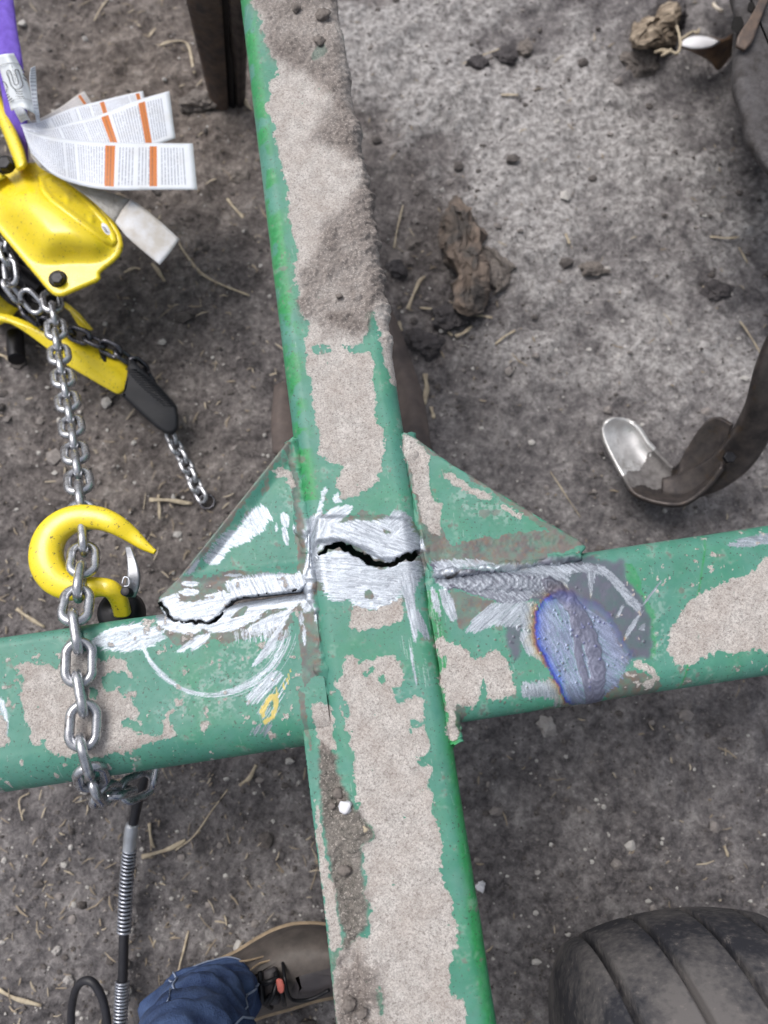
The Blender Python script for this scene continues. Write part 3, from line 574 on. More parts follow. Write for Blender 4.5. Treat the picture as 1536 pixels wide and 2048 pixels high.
def plate(name, outline, ztop, thick, edge=5, step=1.6, hscale=1., bulge=None, parent=frame, mat=None, maps=True):
    # a plate whose top follows the surface maps: a fine grid inside the outline plus rounded rim and walls
    z = ztop; P = resample(outline, 400); x0, y0 = P.min(0)-2; x1, y1 = P.max(0)+2
    xs = np.arange(x0, x1, step); ys = np.arange(y0, y1, step); X, Y = np.meshgrid(xs, ys, indexing='ij'); ins = inpoly(X, Y, [tuple(p) for p in P])
    D = np.full(X.shape, 1e9)
    for p in P: D = np.minimum(D, np.hypot(X-p[0], Y-p[1]))
    sd = np.where(ins, D, -D); keep = sd > -step*1.3
    # push the outside ring of vertices onto the outline
    near = (~ins) & keep
    ii = np.argwhere(near)
    for i, j in ii:
        k = np.argmin(np.hypot(P[:, 0]-X[i, j], P[:, 1]-Y[i, j])); X[i, j], Y[i, j] = P[k]
    e = np.clip(sd, 0, edge)/edge; drop = (1-np.sqrt(np.clip(1-(1-e)**2, 0, 1)))*edge/2300.
    hh = samp(hgt, X, Y)/1000*hscale if maps else 0
    Z = z-drop+hh*e+(bulge(X, Y, sd) if bulge else 0)
    t = (Z-CZ)  # unproject onto the plate plane (vertical offsets stay vertical)
    c, s = cT, sT; dx = (X-768)/F; dy = -(Y-1024)/F; dyw = c*dy+s; dzw = s*dy-c; tt = (z-CZ)/dzw
    Q = np.stack([dx*tt, dyw*tt, Z], -1)
    if maps: keep = keep & (samp(crack, X, Y) < .55)
    W_ = np.array([list(at(p[0], p[1], z)) for p in P]); nW = len(P)                    # walls straight down from the outline
    me = gridmesh(name, Q, keep=keep); a0 = Q.shape[0]*Q.shape[1]
    bm = bmesh.new(); bm.from_mesh(me); up_ = []; dn_ = []
    for v in W_:
        up_.append(bm.verts.new((v[0], v[1], z-edge/2300.+.0003))); dn_.append(bm.verts.new((v[0], v[1], z-thick)))
    for k in range(nW):
        bm.faces.new((up_[k], up_[(k+1) % nW], dn_[(k+1) % nW], dn_[k]))
    bm.faces.new(dn_)
    me = bpy.data.meshes.new(name); bm.to_mesh(me); bm.free()
    X = np.r_[X.ravel(), np.repeat(P[:, 0], 2)]; Y = np.r_[Y.ravel(), np.repeat(P[:, 1], 2)]
    if maps: setattrs(me, X, Y, np.zeros(X.size))
    o = link(name, me, mat or FM, parent)
    return o
def gus_l(X, Y, sd): return -.006*sm(1150, 1115, Y-(600-X)*.1)*sm(0, 30, sd)
plate('gusset', [(585,872),(572,884),(540,925),(480,1000),(420,1075),(360,1150),(318,1194),(314,1206),(328,1230),(345,1241),(380,1247),(412,1250),(438,1232),(465,1201),(480,1196),(600,1183),(620,1165),(622,1000),(608,880)], H-.0035, .012, edge=5, bulge=gus_l)
plate('gusset', [(806,862),(828,872),(900,925),(1000,985),(1090,1040),(1160,1080),(1174,1094),(1160,1112),(1000,1132),(862,1146),(848,1120),(838,1060),(815,940)], H-.0045, .014, edge=6, bulge=lambda X, Y, sd: -np.clip(sd, 0, 40)/40*.003)
plate('side_rail', [(596,1382),(604,1378),(662,1380),(690,1480),(735,1700),(770,1900),(800,2050),(830,2200),(692,2200),(672,2048),(647,1811),(623,1618),(606,1470)], H-.008, .06, edge=5)

# fillet welds along the joints: rippled ropes of metal
def fillet(name, pts, r, ztop, hs=.8, parent=frame):
    A = catmull([list(at(x, y, ztop)) for x, y in pts], 26); n = len(A); seg_ = 22
    V, Fc = tube_mb(A, [r*(1+.045*math.sin(i*1.15)+.16*math.sin(i*.17+r*900)+.10*math.sin(i*.43+2)) for i in range(n)], seg=seg_)
    from mathutils import noise as mn; V = [Vector(v)+mn.noise_vector(Vector(v)*130)*r*.30+mn.noise_vector(Vector(v)*420)*r*.10 for v in V]
    me = bpy.data.meshes.new(name); me.from_pydata([tuple(v) for v in V], [], Fc); me.update()
    Va = np.array([list(v) for v in V]); px, py = pxof(Va[:, 0], Va[:, 1], np.full(len(Va), H)); setattrs(me, px, py, np.zeros(len(px)))
    return link(name, me, FM, parent)
fillet('weld_seam', [(588,885),(602,980),(616,1090),(625,1180),(637,1290),(652,1392)], .0080, H-.0115)
fillet('weld_seam', [(814,870),(828,960),(846,1080),(866,1190),(884,1300),(905,1440),(912,1485)], .0068, H-.012)
fillet('weld_seam', [(858,1150),(930,1142),(1000,1134),(1080,1124),(1160,1114)], .0050, H-.0086)
plate('gusset', [(896,1300),(918,1440),(925,1456),(912,1490),(904,1500),(892,1440),(884,1330)], H-.012, .02, edge=4)
# ------------------------------------------------------------------ materials for the rest
YEL = M('yellow_enamel')
_n = YEL.noise(90, 5, .6); _c = YEL.mix(YEL.ramp(_n, (.3, 0), (.75, .5)), (.88, .70, .025), (.80, .60, .025))
_c = YEL.mix(YEL.ramp(YEL.noise(260, 3, .7), (.62, 0), (.68, .85)), _c, (.09, .07, .05)); _c = YEL.mix(YEL.ramp(YEL.noise(30, 5, .75), (.56, 0), (.75, .35)), _c, (.42, .32, .08))
YEL.set(Base_Color=_c, Roughness=YEL.ramp(_n, (.3, .22), (.8, .42))); YEL.b.inputs['Coat Weight'].default_value = .3; YEL.bump(YEL.noise(500, 3), .12, .0004); YEL = YEL.m
def steel(name, a, b, r0, r1, sc_=200, metal=.9):
    m = M(name); n = m.noise(sc_, 5, .65); f = m.ramp(n, (.35, 0), (.65, 1)); c = m.mix(f, a, b)
    c = m.mix(m.ramp(m.noise(sc_*.6, 4, .7), (.58, 0), (.7, .7)), c, (.10, .065, .035))
    m.set(Base_Color=c, Metallic=metal, Roughness=m.ramp(n, (.3, r0), (.7, r1))); m.bump(m.noise(sc_*4, 3), .2, .0003); return m.m
CHAIN = steel('galvanised_chain_steel', (.46, .47, .50), (.62, .63, .66), .2, .36)
CHDK = steel('oiled_chain_steel', (.06, .06, .07), (.15, .15, .17), .18, .30)
DARKST = steel('worn_soil_steel', (.10, .085, .08), (.045, .04, .042), .35, .6, 60, .55)
RUST = simple('brown_rusty_steel', (.16, .115, .09), .6, .4, scale=45, col2=(.07, .06, .06), bump=.4, bdist=.001, bscale=180)
SHINE = steel('soil_polished_steel', (.88, .87, .87), (.55, .54, .54), .25, .45, 40, .6)
BLACK = simple('black_oxide_steel', (.018, .018, .022), .38, .5, bump=.1)
RUBBER = simple('black_grip_rubber', (.014, .015, .02), .5, bump=.15)
HOSE = simple('black_hose_rubber', (.025, .025, .032), .45, bump=.2)
ZINC = steel('zinc_spring_wire', (.70, .73, .82), (.48, .51, .58), .3, .45)
LATCH = steel('grey_latch_steel', (.30, .31, .33), (.42, .43, .46), .35, .5)
WHITE = simple('white_plastic', (.72, .73, .78), .5, var=.12, bump=.1)
CLODM = simple('dry_clod', (.21, .185, .17), .95, scale=140, col2=(.11, .096, .088), bump=.8, bdist=.003, bscale=160)
DCLOD = simple('dark_damp_clod', (.075, .068, .072), .85, scale=90, col2=(.045, .04, .042), bump=.7, bdist=.002, bscale=200)
STRAW = simple('dry_straw', (.52, .45, .33), .7, scale=120, col2=(.33, .27, .20), bump=.3)
PALE = simple('pale_husk', (.72, .66, .58), .6, scale=50, col2=(.55, .47, .38), bump=.2)
STONE = simple('grey_pebble', (.42, .40, .39), .7, scale=60, col2=(.28, .26, .25), bump=.3)
INK = simple('black_print', (.03, .035, .045), .6, bump=0)
PAPERB = simple('white_label_film', (.80, .85, .90), .45, var=.05, bump=.12, bscale=200)
# ------------------------------------------------------------------ ground
def axis_pts(a, b, step, far):
    inner = np.arange(a, b, step); o = [step]
    while sum(o) < far: o.append(o[-1]*1.35)
    o = np.cumsum(o); return np.r_[a-o[::-1], inner, b-step+o]
gx = axis_pts(-.85, .85, .0036, 60); gy = axis_pts(-.60, 1.35, .0036, 60)
Xg, Yg = np.meshgrid(gx, gy, indexing='ij'); gs = Xg.shape
def gn(cell, o=3): return fbm(gs, cell, o)
g80, g30, g12, g5 = gn(90, 4), gn(30, 4), gn(11, 3), gn(4, 2)
GZ = .010*g80+.008*g30+.006*np.clip(g12, -.3, 1.3)+.0035*np.clip(g5, -.2, 1.5)
gpx, gpy = pxof(Xg, Yg, np.zeros(gs))
def blob(cx, cy, rx, ry, a=0.):
    ca, sa = math.cos(a), math.sin(a); u = (gpx-cx)*ca+(gpy-cy)*sa; v = -(gpx-cx)*sa+(gpy-cy)*ca
    return np.exp(-((u/rx)**2+(v/ry)**2))
pale = np.clip(1.05*blob(860, 60, 250, 170)+.7*blob(1000, 320, 190, 180, .4)+.75*blob(1290, 300, 230, 130, .5)+.55*blob(1480, 420, 130, 90)+.35*blob(1200, 700, 330, 200)+.25*blob(1450, 720, 120, 90)+.22*blob(480, 1760, 130, 60, -.6)+.12*blob(150, 1800, 120, 80), 0, 1)
pale = np.clip(pale*1.05+pale*(1.0*g80+.8*g30+.4*g12), 0, 1)
brown = np.clip(blob(300, 200, 420, 420)+.7*blob(250, 1000, 350, 300)+.5*blob(860, 520, 150, 160), 0, 1)
dark = np.clip(.5*blob(1250, 530, 120, 60, .2)+.9*blob(900, 620, 110, 110)+.5*blob(1050, 1080, 200, 120)+.6*blob(60, 1350, 300, 500)+.5*blob(1200, 1750, 400, 300)+.5*blob(500, 700, 200, 260)+.6*blob(960, 150, 60, 60), 0, 1)
GZ += -.006*dark*sm(.2, .9, g12+.3)*1.0+.004*brown*g12
ground_me = gridmesh('ground', np.stack([Xg, Yg, GZ], -1))
_a = ground_me.attributes.new('soil', 'FLOAT_COLOR', 'POINT'); _a.data.foreach_set('color', np.stack([pale, brown, dark, .5+.4*g5], -1).reshape(-1).astype(np.float32))
def ground_mat():
    m = M('tilled_soil'); p, b, d, f = m.attr('soil')
    n1 = m.noise(22, 6, .66); n2 = m.noise(110, 6, .7); n3 = m.noise(520, 3, .65); n4 = m.noise(9, 5, .6)
    k = m.ma('ADD', m.ma('MULTIPLY', n1, .5), m.ma('MULTIPLY', n2, .5))
    cold = m.ramp(k, (.34, (.050, .046, .050)), (.45, (.155, .144, .150)), (.54, (.275, .257, .26)), (.66, (.52, .495, .49)))
    warm = m.ramp(k, (.34, (.045, .035, .031)), (.45, (.145, .118, .103)), (.54, (.255, .215, .19)), (.66, (.48, .42, .38)))
    base = m.mix(m.ma('MULTIPLY', b, .95), cold, warm)
    base = m.mix(m.ma('MULTIPLY', d, m.ramp(n1, (.35, .9), (.65, .35))), base, m.ramp(n2, (.4, (.05, .045, .05)), (.62, (.20, .182, .188))))
    pc = m.ramp(n2, (.35, (.20, .187, .187)), (.48, (.40, .38, .378)), (.62, (.68, .66, .66)))
    base = m.mix(m.ramp(m.ma('ADD', m.ma('MULTIPLY', p, .8), m.ma('ADD', m.ma('MULTIPLY', n1, .55), m.ma('MULTIPLY', n4, .35))), (.62, 0), (1.05, 1)), base, pc)
    base = m.mix(m.ramp(n3, (.62, 0), (.70, .75)), base, (.46, .43, .41)); base = m.mix(m.ramp(n3, (.30, .7), (.38, 0)), base, (.03, .026, .026))
    m.set(Base_Color=base, Roughness=.93); b1 = m.bump(n2, 1., .009); m.bump(n3, .7, .003, b1); return m.m
props(link('ground', ground_me, ground_mat()), kind='structure')
def gz(X, Y):
    i = int(np.clip(np.searchsorted(gx, X), 1, gs[0]-1)); j = int(np.clip(np.searchsorted(gy, Y), 1, gs[1]-1)); return float(GZ[i, j])
def onground(x, y):
    p = at(x, y, 0); p = at(x, y, gz(p.x, p.y)); return p
# --- rock and clod meshes
from mathutils import noise as mnoise
def rock_mb(c, r, seed, flat=.7, sub=2, rough=.35):
    bm = bmesh.new(); bmesh.ops.create_icosphere(bm, subdivisions=sub, radius=1.); rr = random.Random(seed)
    dirs = [Vector((rr.gauss(0, 1), rr.gauss(0, 1), rr.gauss(0, 1))).normalized() for _ in range(9)]; am = [rr.uniform(.55, .95) for _ in range(9)]
    V = []
    for v in bm.verts:
        d = v.co.normalized(); k = 1.
        for dd, a in zip(dirs, am):
            t = d.dot(dd)
            if t > a: k = min(k, a/t*1.02)
        k *= 1+rough*.25*(math.sin(d.x*5+seed)*math.cos(d.y*6+seed*2)+.5*math.sin(d.z*11+seed))
        if sub > 2: k *= 1+.30*mnoise.noise(d*1.7+Vector((seed*1.3, 0, 0)))+.16*mnoise.noise(d*4.5+Vector((0, seed*1.7, 0)))+.12*mnoise.noise(d*11)+.06*mnoise.noise(d*25)
        V.append(Vector((d.x*r[0]*k, d.y*r[1]*k, d.z*r[2]*k))+Vector(c))
    Fc = [tuple(v.index for v in f.verts) for f in bm.faces]; bm.free(); return V, Fc
def rock(name, x, y, rx, ry, rz, mat, label, cat, group=None, seed=1, sub=4, sink=.38):
    p = onground(x, y); V, Fc = rock_mb((0, 0, 0), (rx, ry, rz), seed, sub=sub); o = pobj(name, V, Fc, mat, smooth=False)
    o.location = (p.x, p.y, p.z+rz*(1-2*sink)); return props(o, label, cat, group)
G_CL = 'clods lying on the soil'
for i, (x, y, rx, ry, rz, mt, lb) in enumerate([
    (897, 640, .027, .022, .018, DCLOD, 'dark smooth clod lying across a straw stalk below the brown wood chunk'),
    (848, 690, .030, .026, .018, DCLOD, 'larger dark clod beside the rusty bar near the green tube'),
    (1278, 130, .030, .024, .016, CLODM, 'square grey-brown clod just below the split wood piece at top right'),
    (1187, 540, .020, .014, .010, CLODM, 'small rounded grey clod in the middle of the pale dusty soil'),
    (1432, 582, .024, .018, .012, DCLOD, 'lone dark round clod on pale soil above the curved shank'),
    (955, 128, .018, .016, .012, DCLOD, 'dark grey lump beside a straw in the pale patch at top'),
    (1050, 100, .014, .020, .012, CLODM, 'brown upright lump right of the dark grey lump at top'),
    (1012, 115, .022, .018, .012, DCLOD, 'dark lump between the brown lump and the straw at top'),
    (400, 210, .034, .020, .016, CLODM, 'reddish-brown clod at the foot of the dark upright post'),
    (795, 540, .018, .016, .012, DCLOD, 'dark crumbly clod tucked by the mud-covered tube edge'),
    (1335, 30, .030, .030, .020, DCLOD, 'dark rough clod between split wood and the holed shank'),
    (825, 490, .012, .012, .008, CLODM, 'pinkish little clod between the tube and the brown wood chunk'),
    (480, 355, .016, .011, .008, CLODM, 'flat grey clod left of the green tube near the label pages'),
    (1091, 1455, .012, .018, .006, STONE, 'pale oval stone just below the blue heat-tinted weld'),
    (1310, 1865, .010, .008, .006, CLODM, 'tiny clod just above the tyre tread')]):
    rock('clod' if mt is not STONE else 'stone', x, y, rx, ry, rz, mt, lb, 'clod' if mt is not STONE else 'stone', G_CL if mt is not STONE else None, seed=i+3)
# brown wood chunk and split wood piece
WOOD = M('weathered_wood'); _g = WOOD.noise(1., 5, .6, vec=WOOD.mapv((60, 8, 60), rot=(0, 0, .3))); WOOD.set(Base_Color=WOOD.mix(WOOD.ramp(WOOD.noise(25, 3), (.45, 0), (.62, 1)), WOOD.ramp(_g, (.3, (.09, .072, .06)), (.55, (.18, .14, .115)), (.75, (.29, .22, .175))), (.085, .075, .07)), Roughness=.85); WOOD.bump(_g, .8, .003); WOOD = WOOD.m
def toline(poly, k, seg_):
    a, b = np.array(seg_[0], float), np.array(seg_[1], float); d = b-a; out = []
    for p in poly:
        p = np.array(p, float); t = np.clip(np.dot(p-a, d)/np.dot(d, d), 0, 1); q_ = a+d*t; out.append(tuple(q_+(p-q_)*k))
    return out
def chunk(name, outline, z1, mat, label, cat, ridge, seed=0, z0_=-.01):
    rr = random.Random(seed); P = [(x+rr.uniform(-4, 4), y+rr.uniform(-4, 4)) for x, y in outline]
    rings = [(P, z0_)]+[(toline(P, k_, ridge), z1*f_) for k_, f_ in ((1, .2), (.97, .5), (.9, .72), (.78, .8), (.62, .86), (.46, .97), (.3, 1.0), (.16, .92))]
    o = loft(name, rings, mat, n=110, sm=0)
    me = o.data
    for v in me.vertices:
        q = v.co*1.; v.co += mnoise.noise_vector(q*20)*.013+mnoise.noise_vector(q*60)*.007+mnoise.noise_vector(q*170)*.003
    me.polygons.foreach_set('use_smooth', np.zeros(len(me.polygons), bool)); return props(o, label, cat)
chunk('wood_chunk', CW((650,90),(720,60),(800,150),(880,240),(940,330),(880,400),(900,520),(930,620),(900,800),(880,960),(800,1000),(700,930),(620,760),(700,680),(580,560),(550,430),(590,280)), .05, WOOD, 'brown weathered wood chunk standing in the dark soil right of the green tube', 'wood', CW((700,200),(790,850)), 3)
chunk('root_piece', CW((900,430),(1000,480),(1160,540),(1120,640),(1050,780),(950,860),(900,700)), .02, CLODM, 'flat crumbling root piece touching the right side of the brown wood chunk', 'root', CW((980,560),(1030,760)), 5)
SPLIT = M('split_wood_mat'); _g = SPLIT.noise(1., 5, .6, vec=SPLIT.mapv((30, 120, 60), rot=(0, 0, -.6))); SPLIT.set(Base_Color=SPLIT.ramp(_g, (.3, (.11, .085, .06)), (.5, (.22, .175, .13)), (.7, (.48, .40, .31))), Roughness=.8); SPLIT.bump(_g, .8, .003); SPLIT = SPLIT.m
chunk('split_wood', CT((560,20),(640,-20),(740,0),(735,140),(690,250),(680,330),(660,400),(560,440),(440,470),(310,430),(270,340),(280,270),(400,190),(520,110)), .055, SPLIT, 'split wood piece with pale torn fibres, at the top right of the soil', 'wood', CT((370,340),(650,110)), 9)
# pale peeled husk with brown shell
husk = thing('seed_husk', tuple(at(1420, 95, .02)), 'boat-shaped husk, white inside and brown outside, beside the holed shank', 'husk')
sheet('shell', [[(*CT((715,430))[0], .045), (*CT((730,400))[0], .052), (*CT((760,350))[0], .052)], [(*CT((850,480))[0], .03), (*CT((880,430))[0], .05), (*CT((900,330))[0], .05)], [(*CT((1000,560))[0], .01), (*CT((1010,440))[0], .045), (*CT((1020,335))[0], .046)], [(*CT((1080,640))[0], 0), (*CT((1130,400))[0], .035), (*CT((1120,360))[0], .04)], [(*CT((1200,520))[0], 0), (*CT((1215,380))[0], .03), (*CT((1215,300))[0], .035)]], simple('husk_brown', (.20, .12, .07), .55, scale=70, col2=(.11, .07, .05), bump=.4), husk, thick=.002)
loft('inner_face', [(CT((722,420),(740,370),(800,335),(900,320),(1000,335),(1115,375),(1040,425),(940,448),(830,450)), .053), (inset(CT((722,420),(740,370),(800,335),(900,320),(1000,335),(1115,375),(1040,425),(940,448),(830,450)), .8), .0555)], simple('husk_white', (.80, .80, .84), .5, var=.06, bump=.1), husk, n=48)
props(loft('husk_flake', [(CT((1020,20),(1045,10),(1080,60),(1140,90),(1130,118),(1080,110),(1020,60)), .028), (inset(CT((1020,20),(1045,10),(1080,60),(1140,90),(1130,118),(1080,110),(1020,60)), .7), .034)], PALE, n=40), 'cream flake of husk by the upper edge of the photo, left of the holed shank', 'husk')
for pts, lb in (([(500, 480), (570, 460), (650, 470), (700, 490), (730, 440), (735, 380), (720, 300), (700, 240)], 'pale twisted rootlet wrapped around the white end of the husk'), ([(560, 510), (600, 490), (650, 450), (620, 480), (570, 470)], 'short pale rootlet tangle below the split wood piece'), ([(740, 360), (800, 320), (850, 290), (890, 300), (905, 265)], 'pale curled rootlet above the white husk')):
    props(ptube('rootlet', [(*CT(p)[0], .055, .0018+.0008*(i % 2)) for i, p in enumerate(pts)], STRAW, n=5, seg=8), lb, 'root', 'pale rootlets by the husk')
# straws one can pick out
def straw(pts, w, lb, mat=STRAW, grp='straws scattered on the soil', name='straw', lift=.0035, flat=.3, n=5):
    A = []
    for i, (x, y) in enumerate(pts):
        p = onground(x, y); A.append((p.x, p.y, p.z+lift+.002*math.sin(i*2.1)))
    A = catmull(A, n); t = np.linspace(0, 1, len(A)); r = w*.8*(.8+.2*np.sin(9*t+x)); A[:, :2] += np.stack([np.sin(t*11+x), np.cos(t*9+y)], 1)*w*.08
    return props(tube(name, A, r, mat, seg=7, flat=flat), lb, 'straw', grp)
for pts, w_, lb in [
    ([(925,131),(960,117),(1003,98)], .0022, 'pale straight straw above the dark lumps in the pale patch at top'),
    ([(1002,193),(1035,195)], .0030, 'short cream straw below the dark lumps at top'),
    ([(1130,470),(1138,492)], .0030, 'tiny cream straw stub in the middle of the pale soil'),
    ([(1418,476),(1450,480),(1478,476)], .0026, 'pale straw lying level at the right edge above the shank'),
    ([(1476,498),(1492,530)], .0020, 'thin grey straw slanting down at the right, under the level straw'),
    ([(1478,645),(1497,675),(1520,708)], .0022, 'grey straw slanting beside the curved shank arm'),
    ([(840,618),(872,622)], .0030, 'white straw end sticking out left of the dark smooth clod'),
    ([(918,630),(950,633),(984,636)], .0034, 'white straw stalk sticking out right of the dark smooth clod'),
    ([(910,675),(928,668),(944,653)], .0038, 'broad pale straw blade curling under the dark smooth clod'),
    ([(990,690),(1010,675),(1030,662)], .0026, 'pale straw pointing up right, below the root piece'),
    ([(865,640),(880,655),(905,672)], .0030, 'bent straw blade below left of the dark smooth clod'),
    ([(788,498),(796,455),(806,412)], .0022, 'thin upright tan straw close to the muddy tube edge'),
    ([(815,620),(826,595),(838,565),(850,555)], .0042, 'frayed tan straw beside the wood chunk pointing at the tube'),
    ([(798,645),(803,665)], .0034, 'short pale stub right at the tube edge above the rusty bar'),
    ([(850,750),(853,775),(850,810)], .0052, 'whitish green leaf scrap beside the rusty bar'),
    ([(862,815),(868,840)], .0038, 'cream straw stub below the whitish leaf scrap'),
    ([(1100,945),(1125,985),(1160,1035)], .0012, 'thin long straw above the right green tube'),
    ([(360,490),(375,515),(400,545),(440,570),(500,595)], .0032, 'tan stem curving away from the end of the plastic sleeve'),
    ([(306,530),(318,545),(330,565)], .0045, 'short pale straw below the corner of the plastic sleeve'),
    ([(250,548),(270,540),(282,540)], .0032, 'orange-tan straw bit below the yellow cover corner'),
    ([(0,710),(16,718),(34,732)], .0034, 'cream straw at the left edge below the yellow lever'),
    ([(300,1000),(345,1003),(385,1008)], .0042, 'flat tan straw left of the silver chain end'),
    ([(318,990),(322,1040)], .0030, 'tan straw crossing upright between the hook and the gusset'),
    ([(35,1218),(60,1235),(90,1255)], .0036, 'pale straw just above the green tube at left'),
    ([(285,1712),(330,1700),(372,1680)], .0040, 'pale straw stalk right of the spring-wrapped hose'),
    ([(352,1700),(390,1670),(425,1620),(456,1578)], .0016, 'long thin straw rising right of the hose towards the tube'),
    ([(48,1640),(42,1600),(60,1585)], .0016, 'thin bent straw below the left green tube'),
    ([(0,1978),(40,1995),(84,2010)], .0038, 'broad pale straw at the left edge by the cable loop'),
    ([(355,1955),(366,1910),(378,1860)], .0020, 'thin straw pointing up from the boot heel'),
    ([(1446,1690),(1453,1712)], .0028, 'cream straw bit above the tyre'),
    ([(480,1570),(500,1555),(512,1530)], .0040, 'tan straw bundle just below the left tube near the crossing'),
    ([(300,1645),(305,1680),(310,1695)], .0030, 'reddish straw upright beside the hose ferrule'),
    ([(190,45),(205,20),(222,-5)], .0022, 'tan straw near the top edge right of the purple sling'),
    ([(298,78),(312,62)], .0030, 'short light straw left of the dark upright post'),
    ([(320,95),(345,88),(375,90),(390,150)], .0034, 'curled pale straw touching the dark upright post'),
    ([(484,180),(490,205),(505,222)], .0046, 'golden straw between the dark post and the green tube'),
    ([(455,400),(470,420),(490,440)], .0030, 'pale frayed straw left of the green tube')]:
    straw(pts, w_, lb)
for x, y, r, lb in [(961, 1772, .0062, 'round white pebble on dark soil right of the lower green tube'), (1075, 575//5+1630, .0035, 'tiny white pebble below the right green tube'), (115, 1900, .005, 'small pale pebble left of the spring-wrapped hose'), (140, 1958, .006, 'pale pebble just above the black cable loop')]:
    rock('pebble', x, y, r, r*.95, r*.8, WHITE if r > .006 else STONE, lb, 'pebble', 'pale pebbles on the soil', seed=int(x), sink=.2)
# crumbs, gravel and chaff nobody could count
def scatter(name, n, mats, fn, label):
    parts = [fn(i) for i in range(n)]; V, Fc = merge(parts); o = pobj(name, V, Fc, mats[0], smooth=False)
    for m_ in mats[1:]: o.data.materials.append(m_)
    if len(mats) > 1:
        k = 0
        for v, f in parts:
            mi = random.choices(range(len(mats)), weights=[7, 3, 2.2][:len(mats)])[0]
            for _ in f: o.data.polygons[k].material_index = mi; k += 1
    return props(o, label, name.replace('_', ' '), kind='stuff')
def crumb(i):
    x, y = random.uniform(-150, 1690), random.uniform(-150, 2200); p = onground(x, y)
    b = float(np.exp(-((x-880)/160)**2-((y-600)/170)**2)+.5*np.exp(-((x-300)/500)**2)); r = min(random.paretovariate(2.6)*.0011, .011)*(1+b*.5)
    return rock_mb((p.x, p.y, p.z+r*.3), (r*random.uniform(.8, 1.3), r*random.uniform(.7, 1.1), r*.7), i, sub=1 if r > .0025 else 0 or 1, rough=.8)
scatter('soil_crumbs', 11000, [simple('crumb_soil', (.13, .115, .11), .95, scale=200, col2=(.07, .062, .06), bump=0), simple('crumb_light', (.27, .245, .235), .95, scale=200, bump=0), simple('crumb_white', (.52, .50, .48), .9, scale=200, bump=0)], crumb, 'loose crumbs and fine gravel strewn over the dark soil')
def chaff(i):
    while True:
        x, y = random.uniform(-150, 1690), random.uniform(-150, 2200)
        if random.random() < .16+1.1*math.exp(-((x-250)/300)**2)+1.6*math.exp(-((x-850)/70)**2-((y-560)/100)**2): break
    p = onground(x, y); a = random.uniform(0, 6.3); L = min(random.expovariate(1/.006)+.002, .03); r = random.uniform(.0005, .0014); d = Vector((math.cos(a), math.sin(a), random.uniform(-.15, .25))); c = Vector((-d.y, d.x, 0))*random.uniform(-.3, .3)
    return tube_mb([p+Vector((0, 0, .002)), p+Vector((0, 0, .003))+d*L*.5+c*L*.4, p+Vector((0, 0, .0025))+d*L], [r*.6, r, r*.5], seg=4, flat=.5)
scatter('straw_chaff', 2100, [simple('chaff_tan', (.34, .28, .21), .8, scale=150, bump=0), simple('chaff_pale', (.50, .43, .33), .8, scale=150, bump=0)], chaff, 'short bits of chaff and plant fibre littering the soil')
# ------------------------------------------------------------------ white pebble and lumps resting on the lower tube
def onframe(name, x, y, r, mat, lb, cat, grp=None, seed=1, fl=.55, z=None):
    p = at(x, y, (z or H)+r*fl*.25+.002); V, Fc = rock_mb((0, 0, 0), (r, r*.92, r*fl), seed, sub=3, rough=.15); o = pobj(name, V, Fc, mat); o.location = p; return props(o, lb, cat, grp)
onframe('pebble', 690, 1617, .0068, WHITE, 'smooth white pebble lying in the dirt on the lower green tube', 'pebble', seed=2)
for x, y, r, mt, lb in [(676, 1587, .006, CLODM, 'grey soil lump just above the white pebble on the tube'), (682, 1600, .0035, CLODM, 'small soil lump touching the white pebble on the tube'), (729, 1660, .004, STRAW, 'tan chip of grit right of the white pebble on the tube'), (688, 1739, .0062, CLODM, 'flat soil lump halfway down the dirt on the lower tube'), (664, 1612, .0030, CLODM, 'small soil lump left of the white pebble on the tube'), (697, 2008, .006, CLODM, 'soil lump near the bottom end of the lower tube'), (724, 2028, .005, CLODM, 'tan soil lump at the very bottom of the lower tube'),
    (592, 16, .0062, CLODM, 'grey clod on the mud at the top end of the tube'), (646, 28, .008, CLODM, 'round mud clod near the right edge, top end of the tube'), (640, 82, .006, CLODM, 'crumbly mud lump on the upper tube by the teal chip'), (678, 592, .0035, CLODM, 'small round lump in the dark mud hollow of the upper tube')]:
    onframe('soil_lump', x, y, r, mt, lb, 'soil lump', 'soil lumps lying on the green tubes', seed=int(x+y), z=H-.004 if x < 700 and y > 1500 else H)
# ------------------------------------------------------------------ load chain
def link_mesh(name, pitch, wire, width, n=40, seg=10):
    r = (width-wire)/2; s = pitch+wire-width+0.; s = max(pitch-(width-2*wire), .001)/2; P = []
    for i in range(n):
        a = 2*math.pi*i/n; P.append((r*math.cos(a), r*math.sin(a)+(s if math.sin(a) >= 0 else -s), 0))
    V, Fc = [], []; P = np.array(P); T = np.roll(P, -1, 0)-np.roll(P, 1, 0); T /= np.linalg.norm(T, axis=1)[:, None]
    for i in range(n):
        sd = np.cross(T[i], [0, 0, 1]); k = 1.0
        if abs(P[i, 1]) < s*.25+.0008 and P[i, 0] > 0: k = 1.09      # the weld collar of the link
        for j in range(seg):
            a = 2*math.pi*j/seg; V.append(P[i]+(sd*math.cos(a)+np.array([0, 0, 1])*math.sin(a))*wire/2*k)
    for i in range(n):
        for j in range(seg):
            a, b = i*seg+j, i*seg+(j+1) % seg; c, d = ((i+1) % n)*seg+(j+1) % seg, ((i+1) % n)*seg+j; Fc.append((a, b, c, d))
    me = bpy.data.meshes.new(name); me.from_pydata([tuple(v) for v in V], [], Fc); me.polygons.foreach_set('use_smooth', np.ones(len(me.polygons), bool)); return me
